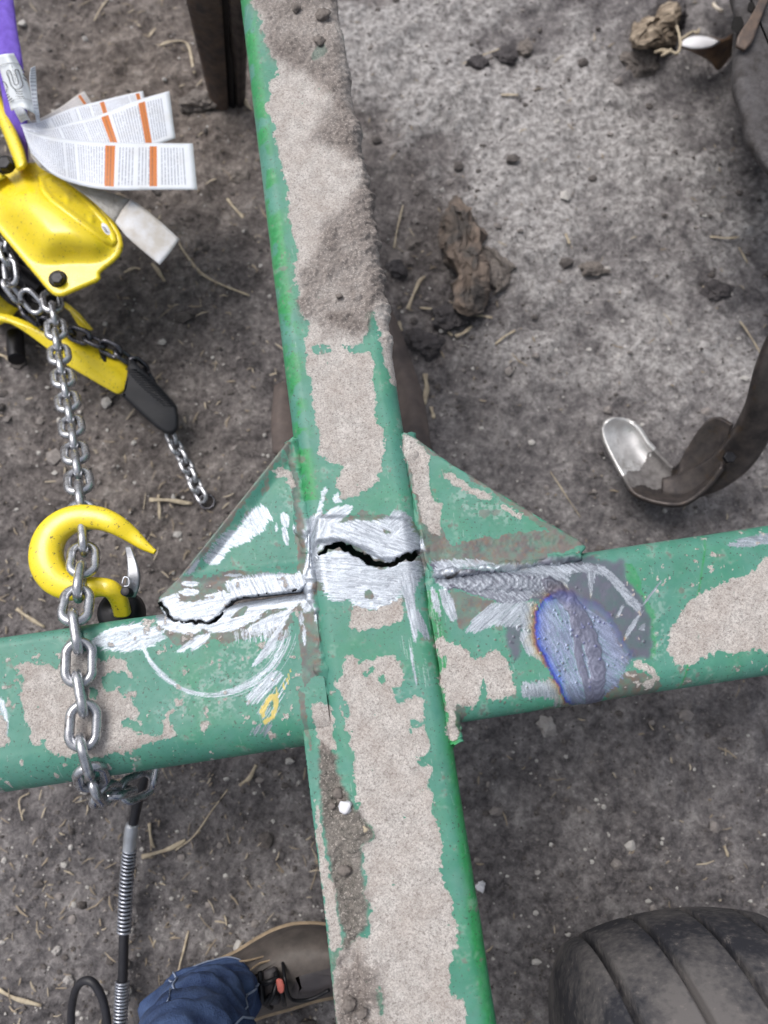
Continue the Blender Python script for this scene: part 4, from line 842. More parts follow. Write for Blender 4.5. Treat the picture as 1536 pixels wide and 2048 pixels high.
def chain(label, cat, path, pitch, wire, width, mat, phase=0, twist=0., group=None, up=(0, 0, 1), name='load_chain', start=0., wob=.12):
    A = catmull([list(at(*p)) for p in path], 24); d = np.r_[0, np.cumsum(np.linalg.norm(np.diff(A, axis=0), axis=1))]
    t = thing(name, tuple(A[0]), label, cat, group); me = link_mesh('link', pitch, wire, width); me.materials.append(mat)
    n = int((d[-1]-start)/pitch); rr = random.Random(5)
    for i in range(n):
        s0 = start+i*pitch; c = np.array([np.interp(s0+pitch*.5, d, A[:, k]) for k in range(3)]); a = np.array([np.interp(s0, d, A[:, k]) for k in range(3)]); b = np.array([np.interp(s0+pitch, d, A[:, k]) for k in range(3)])
        Y = Vector(b-a).normalized(); Z = Vector(up); X = Y.cross(Z).normalized(); Z = X.cross(Y)
        m = Matrix((X, Y, Z)).transposed().to_4x4(); m = m @ Matrix.Rotation((math.pi/2 if (i+phase) % 2 else 0)+twist+rr.uniform(-wob, wob), 4, 'Y')
        o = bpy.data.objects.new('link', me); sc.collection.objects.link(o); o.parent = t
        m.translation = Vector(c)-Vector(A[0]); o.matrix_local = m
    return t
chain('shiny steel chain from the hoist, through the yellow hook and over the left green tube', 'chain',
    [(100,585,.125),(109,633,.135),(116,693,.155),(126,754,.185),(138,819,.220),(148,889,.257),(158,965,.295),(164,1040,.322),(167,1111,.338),(158,1177,.357),(149,1240,.3715),(158,1300,.3735),(157,1364,.3735),(168,1424,.3735),(164,1487,.3725),(178,1535,.362),(190,1572,.335),(215,1590,.300),(250,1580,.268),(290,1566,.250),(310,1540,.248),(306,1490,.245),(296,1380,.245),(288,1290,.250),(280,1240,.268)],
    .0257, .0082, .0290, CHAIN, phase=0, start=.003, wob=.06, up=(.30, -.05, 1))
# ------------------------------------------------------------------ hook
hook = thing('safety_hook', tuple(at(159, 1104, .33)), 'yellow forged hook with a grey spring latch, holding the chain above the left green tube', 'hook')
hk = [(935,1640,16),(905,1622,24),(860,1592,36),(790,1535,52),(700,1475,66),(600,1437,76),(480,1432,84),(380,1470,92),(310,1540,98),(280,1630,102),(290,1725,104),(345,1808,98),(430,1850,86),(520,1855,72),(600,1850,62),(665,1862,58),(705,1905,56),(725,1955,54),(738,2010,54)]
ptube('hook_body', [(*C2(p[:2])[0], .333-.02*max(0, (i-15))/3-.004*(i < 4), p[2]/3.012/2260*.98) for i, p in enumerate(hk)], YEL, hook, n=8, seg=20, power=2.6, flat=.82)
sheet('latch', [[(*C2((752,1600))[0], .345), (*C2((785,1598))[0], .345)], [(*C2((765,1690))[0], .35), (*C2((818,1690))[0], .35)], [(*C2((765,1790))[0], .35), (*C2((838,1780))[0], .35)], [(*C2((750,1880))[0], .345), (*C2((835,1860))[0], .345)], [(*C2((758,1912))[0], .34), (*C2((815,1912))[0], .34)]], LATCH, hook, thick=.004)
cyl('pin', at(*C2((780,1885))[0], .342), .0042, .012, BLACK, hook, seg=20)
ptube('spring', [(*C2(p)[0], .352, .0006) for p in [(735,1830),(748,1790),(775,1800),(775,1840),(745,1845)]], ZINC, hook, seg=6)
sw = cyl('swivel', at(*C2((750,2010))[0], .285), .021, .022, BLACK, hook, seg=32, bev=.35)
# ------------------------------------------------------------------ lever hoist
hoist = thing('lever_hoist', tuple(at(100, 480, .14)), 'yellow lever chain hoist with black bolts and a black-gripped ratchet handle', 'hoist')
out = C1((-60,1130),(0,1105),(60,1060),(130,1020),(200,1008),(260,1018),(330,1045),(480,1130),(540,1190),(600,1245),(700,1378),(738,1450),(748,1510),(735,1560),(700,1600),(640,1645),(600,1682),(612,1716),(520,1755),(380,1815),(345,1812),(310,1785),(0,1415),(-60,1350))
dome = C1((-60,1130),(0,1110),(60,1066),(130,1026),(200,1016),(260,1026),(330,1052),(475,1140),(595,1252),(692,1382),(736,1500),(722,1560),(665,1615),(600,1640),(520,1640),(430,1640),(320,1650),(215,1640),(120,1535),(0,1392),(-60,1335))
oval_ = C1((235,1090),(300,1065),(370,1090),(470,1165),(560,1250),(650,1350),(705,1440),(715,1490),(690,1512),(640,1490),(560,1430),(440,1340),(320,1250),(260,1180))
def height_cover(name, outline, dome, oval_, zb, ht, mat, parent):
    P = resample(outline, 420); P = smoothpoly(P, 3); x0, y0 = P.min(0)-2; x1, y1 = P.max(0)+2; st = 1.6
    X, Y = np.meshgrid(np.arange(x0, x1, st), np.arange(y0, y1, st), indexing='ij')
    def sdist(poly):
        Q = smoothpoly(resample(poly, 360), 3); D = np.full(X.shape, 1e9)
        for p in Q: D = np.minimum(D, np.hypot(X-p[0], Y-p[1]))
        return np.where(inpoly(X, Y, [tuple(p) for p in Q]), D, -D)
    so_ = sdist([tuple(p) for p in P]); sd = blur(sdist(dome).astype(np.float32), 7); sv = sdist(oval_)
    Z = zb+ht*(1-(1-sm(0, 1, np.clip(sd, 0, 78)/78))**1.15)+.0035*sm(-3, 4, sv)-.0022*sm(4, 12, sv)-.0022*np.exp(-((sv)/2.2)**2)*(sv < 0)-np.clip(1-so_/3, 0, 1)**2*.0018
    for bx, by in ((415, 1235), (560, 1355)):
        qx, qy = C1((bx, by))[0]; Z += .002*np.exp(-(((X-qx)/6)**2+((Y-qy)/9)**2))
    keep = so_ > -st*1.3; near = keep & (so_ < 0)
    for i, j in np.argwhere(near):
        k = np.argmin(np.hypot(P[:, 0]-X[i, j], P[:, 1]-Y[i, j])); X[i, j], Y[i, j] = P[k]
    dx = (X-768)/F; dy = -(Y-1024)/F; tt = (Z-CZ)/(sT*dy-cT); Q = np.stack([dx*tt, (cT*dy+sT)*tt, Z], -1)
    o = link(name, gridmesh(name, Q, keep=keep), mat, parent); m = o.modifiers.new('s', 'SOLIDIFY'); m.thickness = .0025; m.offset = -1; return o
height_cover('gear_cover', out, dome, oval_, .168, .030, YEL, hoist)
loft('cover_gasket', [([(x-5, y+4) for x, y in out], .150), ([(x-5, y+4) for x, y in out], .1655)], BLACK, hoist, n=200, sm=1)
def bolt(x, y, z, r, parent):
    b = cyl('bolt', at(x, y, z), r, .006, BLACK, parent, seg=28, bev=.4); h = cyl('bolt_head', at(x, y, z+.005), r*.72, .007, BLACK, b, seg=6, bev=.2); h.location = (0, 0, 0); return b
bolt(*C1((362,1722))[0], .168, .0115, hoist); bolt(*C1((38,1020))[0], .190, .0125, hoist)
props(loft('round_sticker', [(CH((1035,650),(1060,640),(1095,665),(1125,715),(1135,755),(1115,772),(1080,755),(1045,705)), .2015), (inset(CH((1035,650),(1060,640),(1095,665),(1125,715),(1135,755),(1115,772),(1080,755),(1045,705)), .9), .2020)], WHITE, hoist, n=40, bottom=False), 'small white inspection sticker')
for k_, (x_, y_) in enumerate(((1062, 690), (1075, 712), (1090, 733))):
    q_ = C1; sheet('sticker_print', [[(*CH((x_-12, y_-8))[0], .2030), (*CH((x_+22, y_+4))[0], .2030)], [(*CH((x_-14, y_-1))[0], .2030), (*CH((x_+20, y_+11))[0], .2030)]], INK, hoist, thick=0, nu=1, nv=2)
side = C1((-60,1290),(0,1400),(330,1800),(400,1830),(330,1860),(200,1850),(120,1900),(40,1860),(-60,1750))
loft('side_plate', [(side, .045), (side, .072), (inset(side, .96), .075)], BLACK, hoist, n=80)
loft('lower_cover', [(C1((-60,1560),(20,1640),(120,1760),(200,1850),(130,1880),(60,1960),(0,2000),(-60,2010)), .02), (C1((-60,1560),(20,1640),(120,1760),(200,1850),(130,1880),(60,1960),(0,2000),(-60,2010)), .068)], YEL, hoist, n=80)
cyl('sheave_shaft', at(*CH((400,1330))[0], .11), .014, .05, BLACK, hoist, seg=28, axis=(-.5, .3, .25))
cyl('chain_wheel', at(*CH((-30,1150))[0], .09), .045, .02, BLACK, hoist, seg=40, axis=(-.35, .5, .6))
for rr_ in ((.0013, 0),):
    ptube('guide_rim', [(*CH(p)[0], .125, .0022) for p in [(250,1190),(255,1280),(300,1380),(360,1450),(410,1465)]], BLACK, hoist, seg=10)
# handle
hand = C2((-60,195),(0,200),(60,208),(120,232),(200,265),(280,300),(340,330),(400,345),(560,390),(680,425),(745,462),(772,500),(775,640),(745,675),(712,692),(600,630),(400,512),(280,410),(200,350),(130,300),(60,262),(-60,245))
def tilt(p0, z0_, p1, z1_):
    v = (p1[0]-p0[0], p1[1]-p0[1]); L = v[0]**2+v[1]**2
    return lambda x, y, o=0.: z0_+(z1_-z0_)*((x-p0[0])*v[0]+(y-p0[1])*v[1])/L
tz = tilt(C2((0,220))[0], .105, C2((750,590))[0], .075)
loft('handle', [(hand, lambda x, y: tz(x, y)-.012), (hand, lambda x, y: tz(x, y)-.003), (shrink(hand, 3), lambda x, y: tz(x, y))], YEL, hoist, n=140, sm=1)
arm2 = C2((340,120),(380,125),(420,150),(480,200),(530,260),(565,300),(545,305),(480,290),(450,240),(420,190),(370,150))
loft('handle_arm', [(arm2, .06), (arm2, .082), (shrink(arm2, 2), .084)], YEL, hoist, n=80, sm=1)
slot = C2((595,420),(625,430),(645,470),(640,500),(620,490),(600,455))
loft('handle_slot_shade', [(slot, lambda x, y: tz(x, y)-.001), (inset(slot, .9), lambda x, y: tz(x, y)+.0005)], simple('slot_shade_black', (.01, .01, .01), .9, bump=0), hoist, n=40, bottom=False)  # black patch on the handle paints the shade inside an uncut slot
grip = C2((768,470),(800,480),(860,540),(960,640),(1040,725),(1066,760),(1076,830),(1074,900),(1040,936),(1000,928),(940,890),(840,800),(740,705),(712,695),(745,675),(768,640))
tg = tilt(C2((750,590))[0], .082, C2((1050,860))[0], .060)
grp_ = loft('grip', [(grip, lambda x, y: tg(x, y)-.018), (grip, lambda x, y: tg(x, y)-.004), (shrink(grip, 3), lambda x, y: tg(x, y)), (shrink(grip, 8), lambda x, y: tg(x, y)+.001)], RUBBER, hoist, n=140, sm=1)
for i in range(15):
    t = i/14; x0_, y0_ = 800+t*225, 530+t*215; a, b = C2((x0_, y0_))[0], C2((x0_+38, y0_+62))[0]; a2 = (a[0]-(14+6*math.sin(t*3)), a[1]+2)
    ptube('grip_rib', [(*a2, tg(*a2)+.0010, .0011), (a[0]+8+9*math.sin(t*3.1), a[1]+3, tg(*a)+.0012, .0011)], RUBBER, grp_, n=2, seg=6)
cyl('handle_pin', at(*C2((90,330))[0], .03), .012, .05, BLACK, hoist, seg=24, axis=(.3, -.9, .3))
tongue = C1((-10,560),(10,600),(50,690),(110,820),(150,920),(172,1010),(150,1040),(105,1050),(80,980),(50,900),(10,800),(-30,700),(-60,640),(-60,560))
loft('top_yoke', [(tongue, .175), (tongue, .196), (shrink(tongue, 4), .203), (shrink(tongue, 9), .204)], YEL, hoist, n=120, sm=1)
loft('top_yoke', [(C1((-60,1020),(0,1060),(50,1085),(0,1110),(-60,1140)), .15), (C1((-60,1020),(0,1060),(50,1085),(0,1110),(-60,1140)), .185)], YEL, hoist, n=50)
# slack tail chain, below the hoist and beyond the grip
chain('dark oiled chain hanging from the hoist across the yellow handle', 'chain', [(8,500,.135),(30,545,.128),(38,590,.118),(60,630,.112),(95,650,.100),(150,668,.098),(195,686,.092),(245,712,.082),(290,748,.055),(315,800,.035)], .0215, .0068, .0235, CHDK, phase=1, name='tail_chain', twist=.5, wob=.35)
chain('chain piece rising inside the black frame of the hoist', 'chain', [(-12,470,.15),(8,500,.152),(20,540,.150),(26,585,.14),(60,600,.13),(70,625,.125)], .0245, .0070, .0255, CHAIN, phase=0, name='tail_chain', twist=.3)
chain('short silver chain end lying on the soil below the black grip', 'chain', [(338,866,.022),(352,893,.020),(372,930,.018),(390,968,.018),(408,1000,.018),(424,1012,.018)],     .0155, .0062, .0220, CHAIN, phase=0, name='tail_chain', twist=.75)
_r = link_mesh('stop_ring', .012, .0028, .022); _r.materials.append(CHDK)
_o = bpy.data.objects.new('stop_ring', _r); sc.collection.objects.link(_o); _o.location = at(414, 1003, .014); _o.rotation_euler = (.1, 0, .9); props(_o, 'small dark steel ring at the free end of the short silver chain', 'ring')
# ------------------------------------------------------------------ purple sling with its sewn label and warning pages
sling = thing('web_sling', tuple(at(20, 60, .24)), 'purple web sling with a white wrapped label and a fan of warning-label pages', 'sling')
PUR = M('purple_webbing'); _w = PUR.n('ShaderNodeTexWave'); _w.inputs['Scale'].default_value = 420; _w.inputs['Distortion'].default_value = 1.5; PUR.l(PUR.obj(), _w.inputs[0])
PUR.set(Base_Color=PUR.mix(PUR.ramp(PUR.noise(120, 4), (.3, 0), (.7, 1)), (.17, .09, .58), (.26, .16, .78)), Roughness=.75); PUR.bump(_w.outputs[1], .5, .0008); PUR = PUR.m
ptube('webbing', [(-30,-160,.26,.018),(-8,-40,.248,.018),(6,60,.236,.0175),(18,120,.228,.0165),(28,190,.210,.015),(34,250,.195,.0135),(38,300,.178,.012),(42,340,.158,.012)], PUR, sling, n=8, seg=20, flat=.45)
# the label: a film wrapped round the webbing (u round it, v along it)
LZ = lambda u, v: .245-.022*v+.010*math.sin(math.pi*min(max(u, 0), 1))-.0
CL = zoomc(0, 90, 11.815)
LA, LB, LC, LD = (-60, 250), (330, 200), (840, 1640), (300, 1540)   # corners in zoom units: top left, top right, bottom right, bottom left
def lab(u, v, lift=0.):                               # bilinear + belly
    x = (LA[0]*(1-u)+LB[0]*u)*(1-v)+(LD[0]*(1-u)+LC[0]*u)*v; y = (LA[1]*(1-u)+LB[1]*u)*(1-v)+(LD[1]*(1-u)+LC[1]*u)*v
    y -= 70*math.sin(math.pi*u)*(.25+.9*v); x += 75*math.sin(math.pi*v)*u
    p = CL((x, y))[0]; return (p[0], p[1], LZ(u, v)+lift)
lb_rows = [[lab(u, v) for u in np.linspace(0, 1, 7)] for v in np.linspace(0, 1, 5)]
for r_ in lb_rows: r_.append((r_[-1][0]+1.5, r_[-1][1]+7, r_[-1][2]-.010)); r_.insert(0, (r_[0][0]-3, r_[0][1]+2, r_[0][2]-.008))
lab_o = sheet('label_sleeve', lb_rows, PAPERB, sling, thick=.0004)
def lline(uv, w_=.00035, lift=.0007): return tube_mb(catmull([list(at(*lab(u, v, lift))) for u, v in uv], 4), w_, seg=5, flat=.4)
def labxy(x, y, lift=.0012):
    v = min(max((y-230)/1370, 0), 1); xl = LA[0]*(1-v)+LD[0]*v; xr = LB[0]*(1-v)+LC[0]*v+75*math.sin(math.pi*v); u = (x-xl)/(xr-xl); p = CL((x, y))[0]; return (p[0], p[1], LZ(u, v)+lift)
def inkline(pts, w_=.0004, n=5): return tube_mb(catmull([list(at(*labxy(x, y))) for x, y in pts], n), w_, seg=5, flat=.5)
ink = [inkline([(160,640),(180,605),(215,600),(245,630),(270,700),(300,800),(325,890),(350,935),(390,945),(425,925),(430,880),(405,780),(370,680),(350,620),(370,585),(410,580),(445,620),(470,700),(500,800),(530,900),(535,960),(500,1010),(440,1040),(370,1045),(310,1010),(265,960),(235,880),(205,780),(170,690),(160,640)], .00055)]
ink += [inkline([(-20,500),(120,445),(300,425),(430,450),(520,520)], .0003), inkline([(220,1370),(300,1310),(430,1268),(560,1262),(680,1290),(770,1330)], .0003), inkline([(50,860),(110,880),(150,940),(172,1000),(160,1060),(135,1120)], .0005)]
for a in ((525,575,590,640),(535,680,620,765),(548,760,625,850),(150,1205,190,1160),(175,1255,225,1210),(200,1315,285,1262)): ink.append(inkline([(a[0], a[1]), (a[2], a[3])], .0007, 2))
V_, F_ = merge(ink); pobj('label_print', V_, F_, INK, lab_o)
def text(body, size, o3, ux, uy, parent, mat=INK, name='lettering', align='LEFT'):
    cu = bpy.data.curves.new(name, 'FONT'); cu.body = body; cu.size = size; cu.align_x = align; cu.resolution_u = 2; cu.offset = size*.012
    tmp = bpy.data.objects.new(name, cu); sc.collection.objects.link(tmp); bpy.context.view_layer.update()
    me = bpy.data.meshes.new_from_object(tmp); bpy.data.objects.remove(tmp); bpy.data.curves.remove(cu)
    X = Vector(ux).normalized(); Y = Vector(uy).normalized(); Z = X.cross(Y).normalized(); Y = Z.cross(X)
    m = Matrix((X, Y, Z)).transposed().to_4x4(); m.translation = Vector(o3); me.transform(m); return link(name, me, mat, parent, smooth=False)
for k, wd in enumerate(('Basket', 'Panier', 'Canasta')):
    xa, ya = (358, 378, 372)[k], 1108+62*k; a, b, c_ = at(*labxy(xa, ya, .003)), at(*labxy(xa+200, ya+6, .003)), at(*labxy(xa-8, ya-60, .003))
    text(wd, .0033, a, b-a, c_-a, lab_o)
a, b, c_ = at(*labxy(262, 480, .003)), at(*labxy(385, 900, .003)), at(*labxy(320, 470, .003)); text('VERTICAL  VERTICALE', .0019, a, b-a, c_-a, lab_o)
# printed pages
def page_mat(name, stripes, tint=(.70, .74, .82), cols=64., seed=0.):
    m = M(name); s = m.n('ShaderNodeSeparateXYZ'); m.l(m.uv(), s.inputs[0]); v, u = s.outputs[0], s.outputs[1]
    wv = m.mapv((1, 1, 1), m.uv()); lines = m.ma('FRACT', m.ma('MULTIPLY', u, cols)); on = m.ma('MULTIPLY', m.ma('GREATER_THAN', lines, .28), m.ma('LESS_THAN', lines, .72))
    cell = m.ma('FLOOR', m.ma('MULTIPLY', u, cols)); cmb = m.n('ShaderNodeCombineXYZ'); m.l(m.ma('MULTIPLY', v, 34.), cmb.inputs[0]); m.l(m.ma('MULTIPLY', cell, 3.7), cmb.inputs[1]); cmb.inputs[2].default_value = seed
    words = m.ramp(m.noise(1.3, 2, .6, vec=cmb.outputs[0]), (.36, 0), (.44, 1)); cmb2 = m.n('ShaderNodeCombineXYZ'); m.l(cell, cmb2.inputs[0]); cmb2.inputs[1].default_value = seed+4
    para = m.ramp(m.noise(.55, 1, .5, vec=cmb2.outputs[0]), (.34, 0), (.38, 1))
    margin = m.ma('MULTIPLY', m.ma('GREATER_THAN', v, .1), m.ma('LESS_THAN', v, .90)); margin = m.ma('MULTIPLY', margin, m.ma('LESS_THAN', u, .965))
    t = m.ma('MULTIPLY', m.ma('MULTIPLY', on, words), m.ma('MULTIPLY', para, margin))
    base = m.mix(m.ramp(m.noise(45, 4, .6), (.45, 0), (.75, .35)), tint, (.52, .50, .46)); c = m.mix(m.ma('MULTIPLY', t, .6), base, (.12, .13, .22))
    for a, b in stripes:
        k = m.ma('MULTIPLY', m.ma('MULTIPLY', m.ma('GREATER_THAN', u, a), m.ma('LESS_THAN', u, b)), m.ma('MULTIPLY', m.ma('GREATER_THAN', v, .07), m.ma('LESS_THAN', v, .93)))
        kt = m.ma('MULTIPLY', m.ma('MULTIPLY', m.ma('GREATER_THAN', u, a+.010), m.ma('LESS_THAN', u, b-.012)), m.ma('MULTIPLY', words, m.ma('MULTIPLY', on, .7)))
        c = m.mix(k, c, m.mix(kt, (.56, .16, .02), (.2, .07, .03)))
    m.set(Base_Color=c, Roughness=.5); m.bump(m.noise(60, 3), .25, .002); return m.m
def page(tops, bots, z0_, z1_, mat, name='label_page', belly=.004):
    rows = []
    n = len(tops); T_ = C1(*tops); B_ = C1(*bots)
    for i in range(n):
        t = i/(n-1); z = z0_+(z1_-z0_)*t; wv = .0022*math.sin(i*2.3+z0_*90)
        rows.append([(T_[i][0]+(B_[i][0]-T_[i][0])*k, T_[i][1]+(B_[i][1]-T_[i][1])*k, z+wv+belly*math.sin(math.pi*k)*(.3+.7*(1-t))) for k in (0, .33, .66, 1)])
    return sheet(name, rows, mat, sling, thick=.0003, nu=7, nv=5, uv=True)
page([(120,755),(230,735),(320,690),(400,640),(460,595),(518,560)], [(160,800),(280,790),(380,760),(450,720),(520,680),(570,640)], .190, .176, page_mat('page_far_print', [(.85, .90)], seed=3., tint=(.55, .53, .52)))
page([(125,765),(250,745),(430,668),(600,625),(740,590),(878,560)], [(165,830),(300,830),(480,800),(640,760),(780,700),(905,680)], .200, .184, page_mat('page_third_print', [(.614, .65), (.93, .965)], seed=8.), belly=.006)
page([(135,780),(270,790),(440,750),(620,705),(835,620),(1040,560)], [(180,880),(340,930),(520,935),(700,925),(890,910),(1078,850)], .205, .190, page_mat('page_second_print', [(.595, .640), (.81, .85)], seed=14.))
page([(140,795),(300,838),(480,862),(700,876),(950,880),(1185,882)], [(190,940),(330,1075),(500,1140),(690,1168),(950,1166),(1212,1166)], .212, .196, page_mat('page_front_print', [(.555, .608), (.776, .812)], seed=21.))
# a narrow page seen nearly edge on, and the clear sleeve with its blank card
PE = page_mat('page_edge_print', [], seed=30., cols=20.)
sheet('label_page', [[(62,136,.255),(71,132,.250)],[(59,160,.25),(73,160,.245)],[(64,200,.235),(75,200,.235)],[(70,230,.22),(79,230,.22)],[(74,246,.21),(80,246,.21)]], PE, sling, thick=.0004, uv=True)
sheet('label_page', [[(28,220,.236),(44,214,.24),(52,224,.236)],[(34,232,.23),(50,228,.236),(60,240,.226)],[(42,246,.22),(56,240,.226),(66,252,.216)]], PE, sling, thick=.0004, uv=True)
FILM = M('cloudy_plastic_film'); FILM.set(Base_Color=FILM.mix(FILM.ramp(FILM.noise(50, 5, .6, 1.5), (.35, 0), (.7, 1)), (.50, .50, .50), (.36, .34, .31)), Roughness=.35, Alpha=.86); FILM.bump(FILM.noise(40, 4, .6, 1.5), .8, .006); FILM = FILM.m
slv = sheet('clear_sleeve', [[(*C1((180,880))[0], .196), (*C1((188,960))[0], .196)], [(*C1((235,975))[0], .194), (*C1((260,1040))[0], .194)], [(*C1((340,1003))[0], .19), (*C1((380,1100))[0], .19)], [(*C1((450,1088))[0], .188), (*C1((480,1170))[0], .188)], [(*C1((640,1168))[0], .184), (*C1((560,1230))[0], .186)], [(*C1((800,1225))[0], .178), (*C1((705,1365))[0], .178)]], FILM, sling, thick=.0005, nv=8)
CARD = simple('soiled_white_card', (.66, .68, .74), .5, scale=40, col2=(.50, .47, .44), bump=.3, bdist=.002, bscale=60)
sheet('blank_card', [[(*C1((803,1224))[0], .180), (*C1((752,1290))[0], .183), (*C1((708,1366))[0], .180)], [(*C1((900,1292))[0], .178), (*C1((830,1380))[0], .180), (*C1((775,1450))[0], .177)], [(*C1((1010,1385))[0], .172), (*C1((920,1470))[0], .175), (*C1((870,1535))[0], .172)], [(*C1((1102,1470))[0], .166), (*C1((1040,1560))[0], .168), (*C1((982,1628))[0], .166)]], CARD, sling, thick=.0006)
# ------------------------------------------------------------------ soil-engaging steel
def bar(name, top, bot, z1, z0_, mat, parent, thick=.010, mid=0):
    rows = []
    for t in np.linspace(0, 1, 5): rows.append([(a[0]+(b[0]-a[0])*t, a[1]+(b[1]-a[1])*t, z1+(z0_-z1)*t+(c if mid else 0)) for a, b, c in zip(top, bot, mid or [0]*len(top))])
    return sheet(name, rows, mat, parent, thick=thick, nu=8, nv=4)
post = thing('shank', tuple(at(455, 220, 0)), 'dark upright steel shank left of the mud-covered tube, top of the photo', 'shank')
bar('face_plate', [(358,-60),(400,-60),(440,-60)], [(424,222),(442,228),(458,230)], .30, -.01, RUST, post, mid=[-.004, .004, 0])
bar('web_shade_strip', [(436,-60),(452,-60),(462,-60)], [(452,224),(462,226),(468,228)], .28, -.01, BLACK, post)  # black strip painting the shadow line between the two plates
bar('flange_plate', [(456,-60),(480,-60),(500,-60)], [(462,210),(478,222),(490,218)], .31, -.01, DARKST, post, mid=[-.003, .004, 0])
lowb = thing('shank', tuple(at(820, 700, .1)), 'brown rusty shank passing beneath the frame, beside the dark clods', 'shank')
RB2 = simple('weathered_brown_steel', (.145, .115, .105), .75, .2, scale=30, col2=(.085, .07, .068), bump=.3, bdist=.002, bscale=120)
sheet('shank_bar', [[(758,600,.03),(768,590,.035),(776,600,.03)], [(762,680,.05),(780,660,.06),(806,672,.05)], [(790,790,.08),(820,780,.09),(846,792,.08)], [(810,900,.11),(836,895,.12),(864,905,.11)], [(800,1040,.15),(840,1040,.16),(880,1040,.15)]], RB2, lowb, thick=.012)
sheet('shank_foot', [[(548,770,.05),(566,764,.06),(590,770,.05)], [(542,840,.07),(562,838,.08),(600,840,.07)], [(545,905,.09),(570,905,.10),(610,905,.09)]], RB2, lowb, thick=.012)
# curved spring shank with its polished shovel
csh = thing('spring_shank', tuple(at(1350, 980, .03)), 'curved spring-tine shank with a polished spoon-shaped shovel, right of the crossing', 'shank')
ptube('shank_arm', [(1640,500,.30,.021),(1590,640,.26,.021),(1548,740,.22,.0215),(1520,830,.17,.022),(1478,905,.12,.0225),(1425,950,.085,.0215),(1370,972,.06,.0185),(1325,975,.045,.013)], DARKST, csh, n=10, seg=24, power=3., flat=.5)
q = lambda x, y, z: (*CR((x, y))[0], z)
sheet('shovel', [[q(365,905,.052), q(400,860,.056), q(455,830,.056), q(520,828,.052)],
                 [q(400,1010,.050), q(480,940,.040), q(570,900,.042), q(610,905,.050)],
                 [q(470,1150,.050), q(560,1060,.034), q(650,1020,.038), q(690,1020,.048)],
                 [q(540,1270,.052), q(640,1180,.034), q(740,1130,.036), q(780,1110,.046)],
                 [q(600,1360,.058), q(740,1300,.040), q(840,1260,.038), q(880,1180,.052)],
                 [q(760,1420,.068), q(850,1340,.050), q(920,1200,.058), q(960,1050,.072)],
                 [q(930,1430,.080), q(980,1300,.062), q(1030,1100,.078), q(1060,900,.098)],
                 [q(1080,1330,.095), q(1120,1180,.082), q(1150,1000,.095), q(1160,830,.112)],
                 [q(1200,1180,.115), q(1220,1060,.105), q(1250,960,.115), q(1275,880,.126)]], SHINE, csh, thick=.006, nu=16, nv=16)
shm = csh.children[-1]
shm.data.materials.append(DARKST); shm.data.materials.append(simple('dusty_shovel_steel', (.24, .23, .23), .8, .3, scale=80, col2=(.13, .12, .12), bump=.4))
for f in shm.data.polygons:
    c_ = f.center+csh.location; X_, Y_ = pxof(c_.x, c_.y, c_.z)
    nn = 26*mnoise.noise(Vector((X_*.03, Y_*.03, 0)))+9*mnoise.noise(Vector((X_*.12, Y_*.12, 3)))
    if X_+.2*(Y_-900)+nn*.4 > 1352 or Y_ > 975+nn*.3: f.material_index = 1
    elif X_+.9*(Y_-880)+nn > 1325: f.material_index = 2
cyl('bolt_head', at(*CR((1255,1115))[0], .135), .0075, .006, BLACK, csh, seg=6)
# holed shank end at top right
hs_ = thing('shank', tuple(at(1530, 150, .2)), 'thick pitted steel shank end with punched holes, cut off by the right edge', 'shank')
hp = [(1452,-80),(1458,0),(1470,45),(1466,110),(1462,150),(1464,190),(1482,240),(1488,290),(1504,310),(1530,345),(1580,400),(1680,420),(1720,200),(1700,-80)]
loft('shank_bar', [(hp, .06), (hp, .245), (shrink(hp, 5), .256), (shrink(hp, 14), .262), (shrink(hp, 30), .264)], simple('pitted_grey_steel', (.10, .095, .10), .8, .2, scale=55, col2=(.045, .04, .04), bump=.9, bdist=.003, bscale=120), hs_, n=200)
sheet('inner_plate', [[(1532,-30,.272),(1545,-20,.272)],[(1504,28,.274),(1522,36,.274)],[(1478,68,.274),(1506,80,.274)],[(1472,92,.270),(1490,100,.270)]], RUST, hs_, thick=.004)
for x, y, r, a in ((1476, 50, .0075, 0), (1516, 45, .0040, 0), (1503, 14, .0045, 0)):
    sheet('hole_shade', [[(x-r*1900, y+r*900, .2655), (x-r*400, y+r*2200, .2655)], [(x-r*1100, y-r*1900, .2665), (x+r*600, y+r*1400, .2665)], [(x+r*900, y-r*2300, .2655), (x+r*1600, y-r*600, .2655)]], simple('hole_black', (.006, .005, .005), 1., bump=0, var=0), hs_, thick=0)  # black sheets on the surface paint the shaded insides of uncut holes
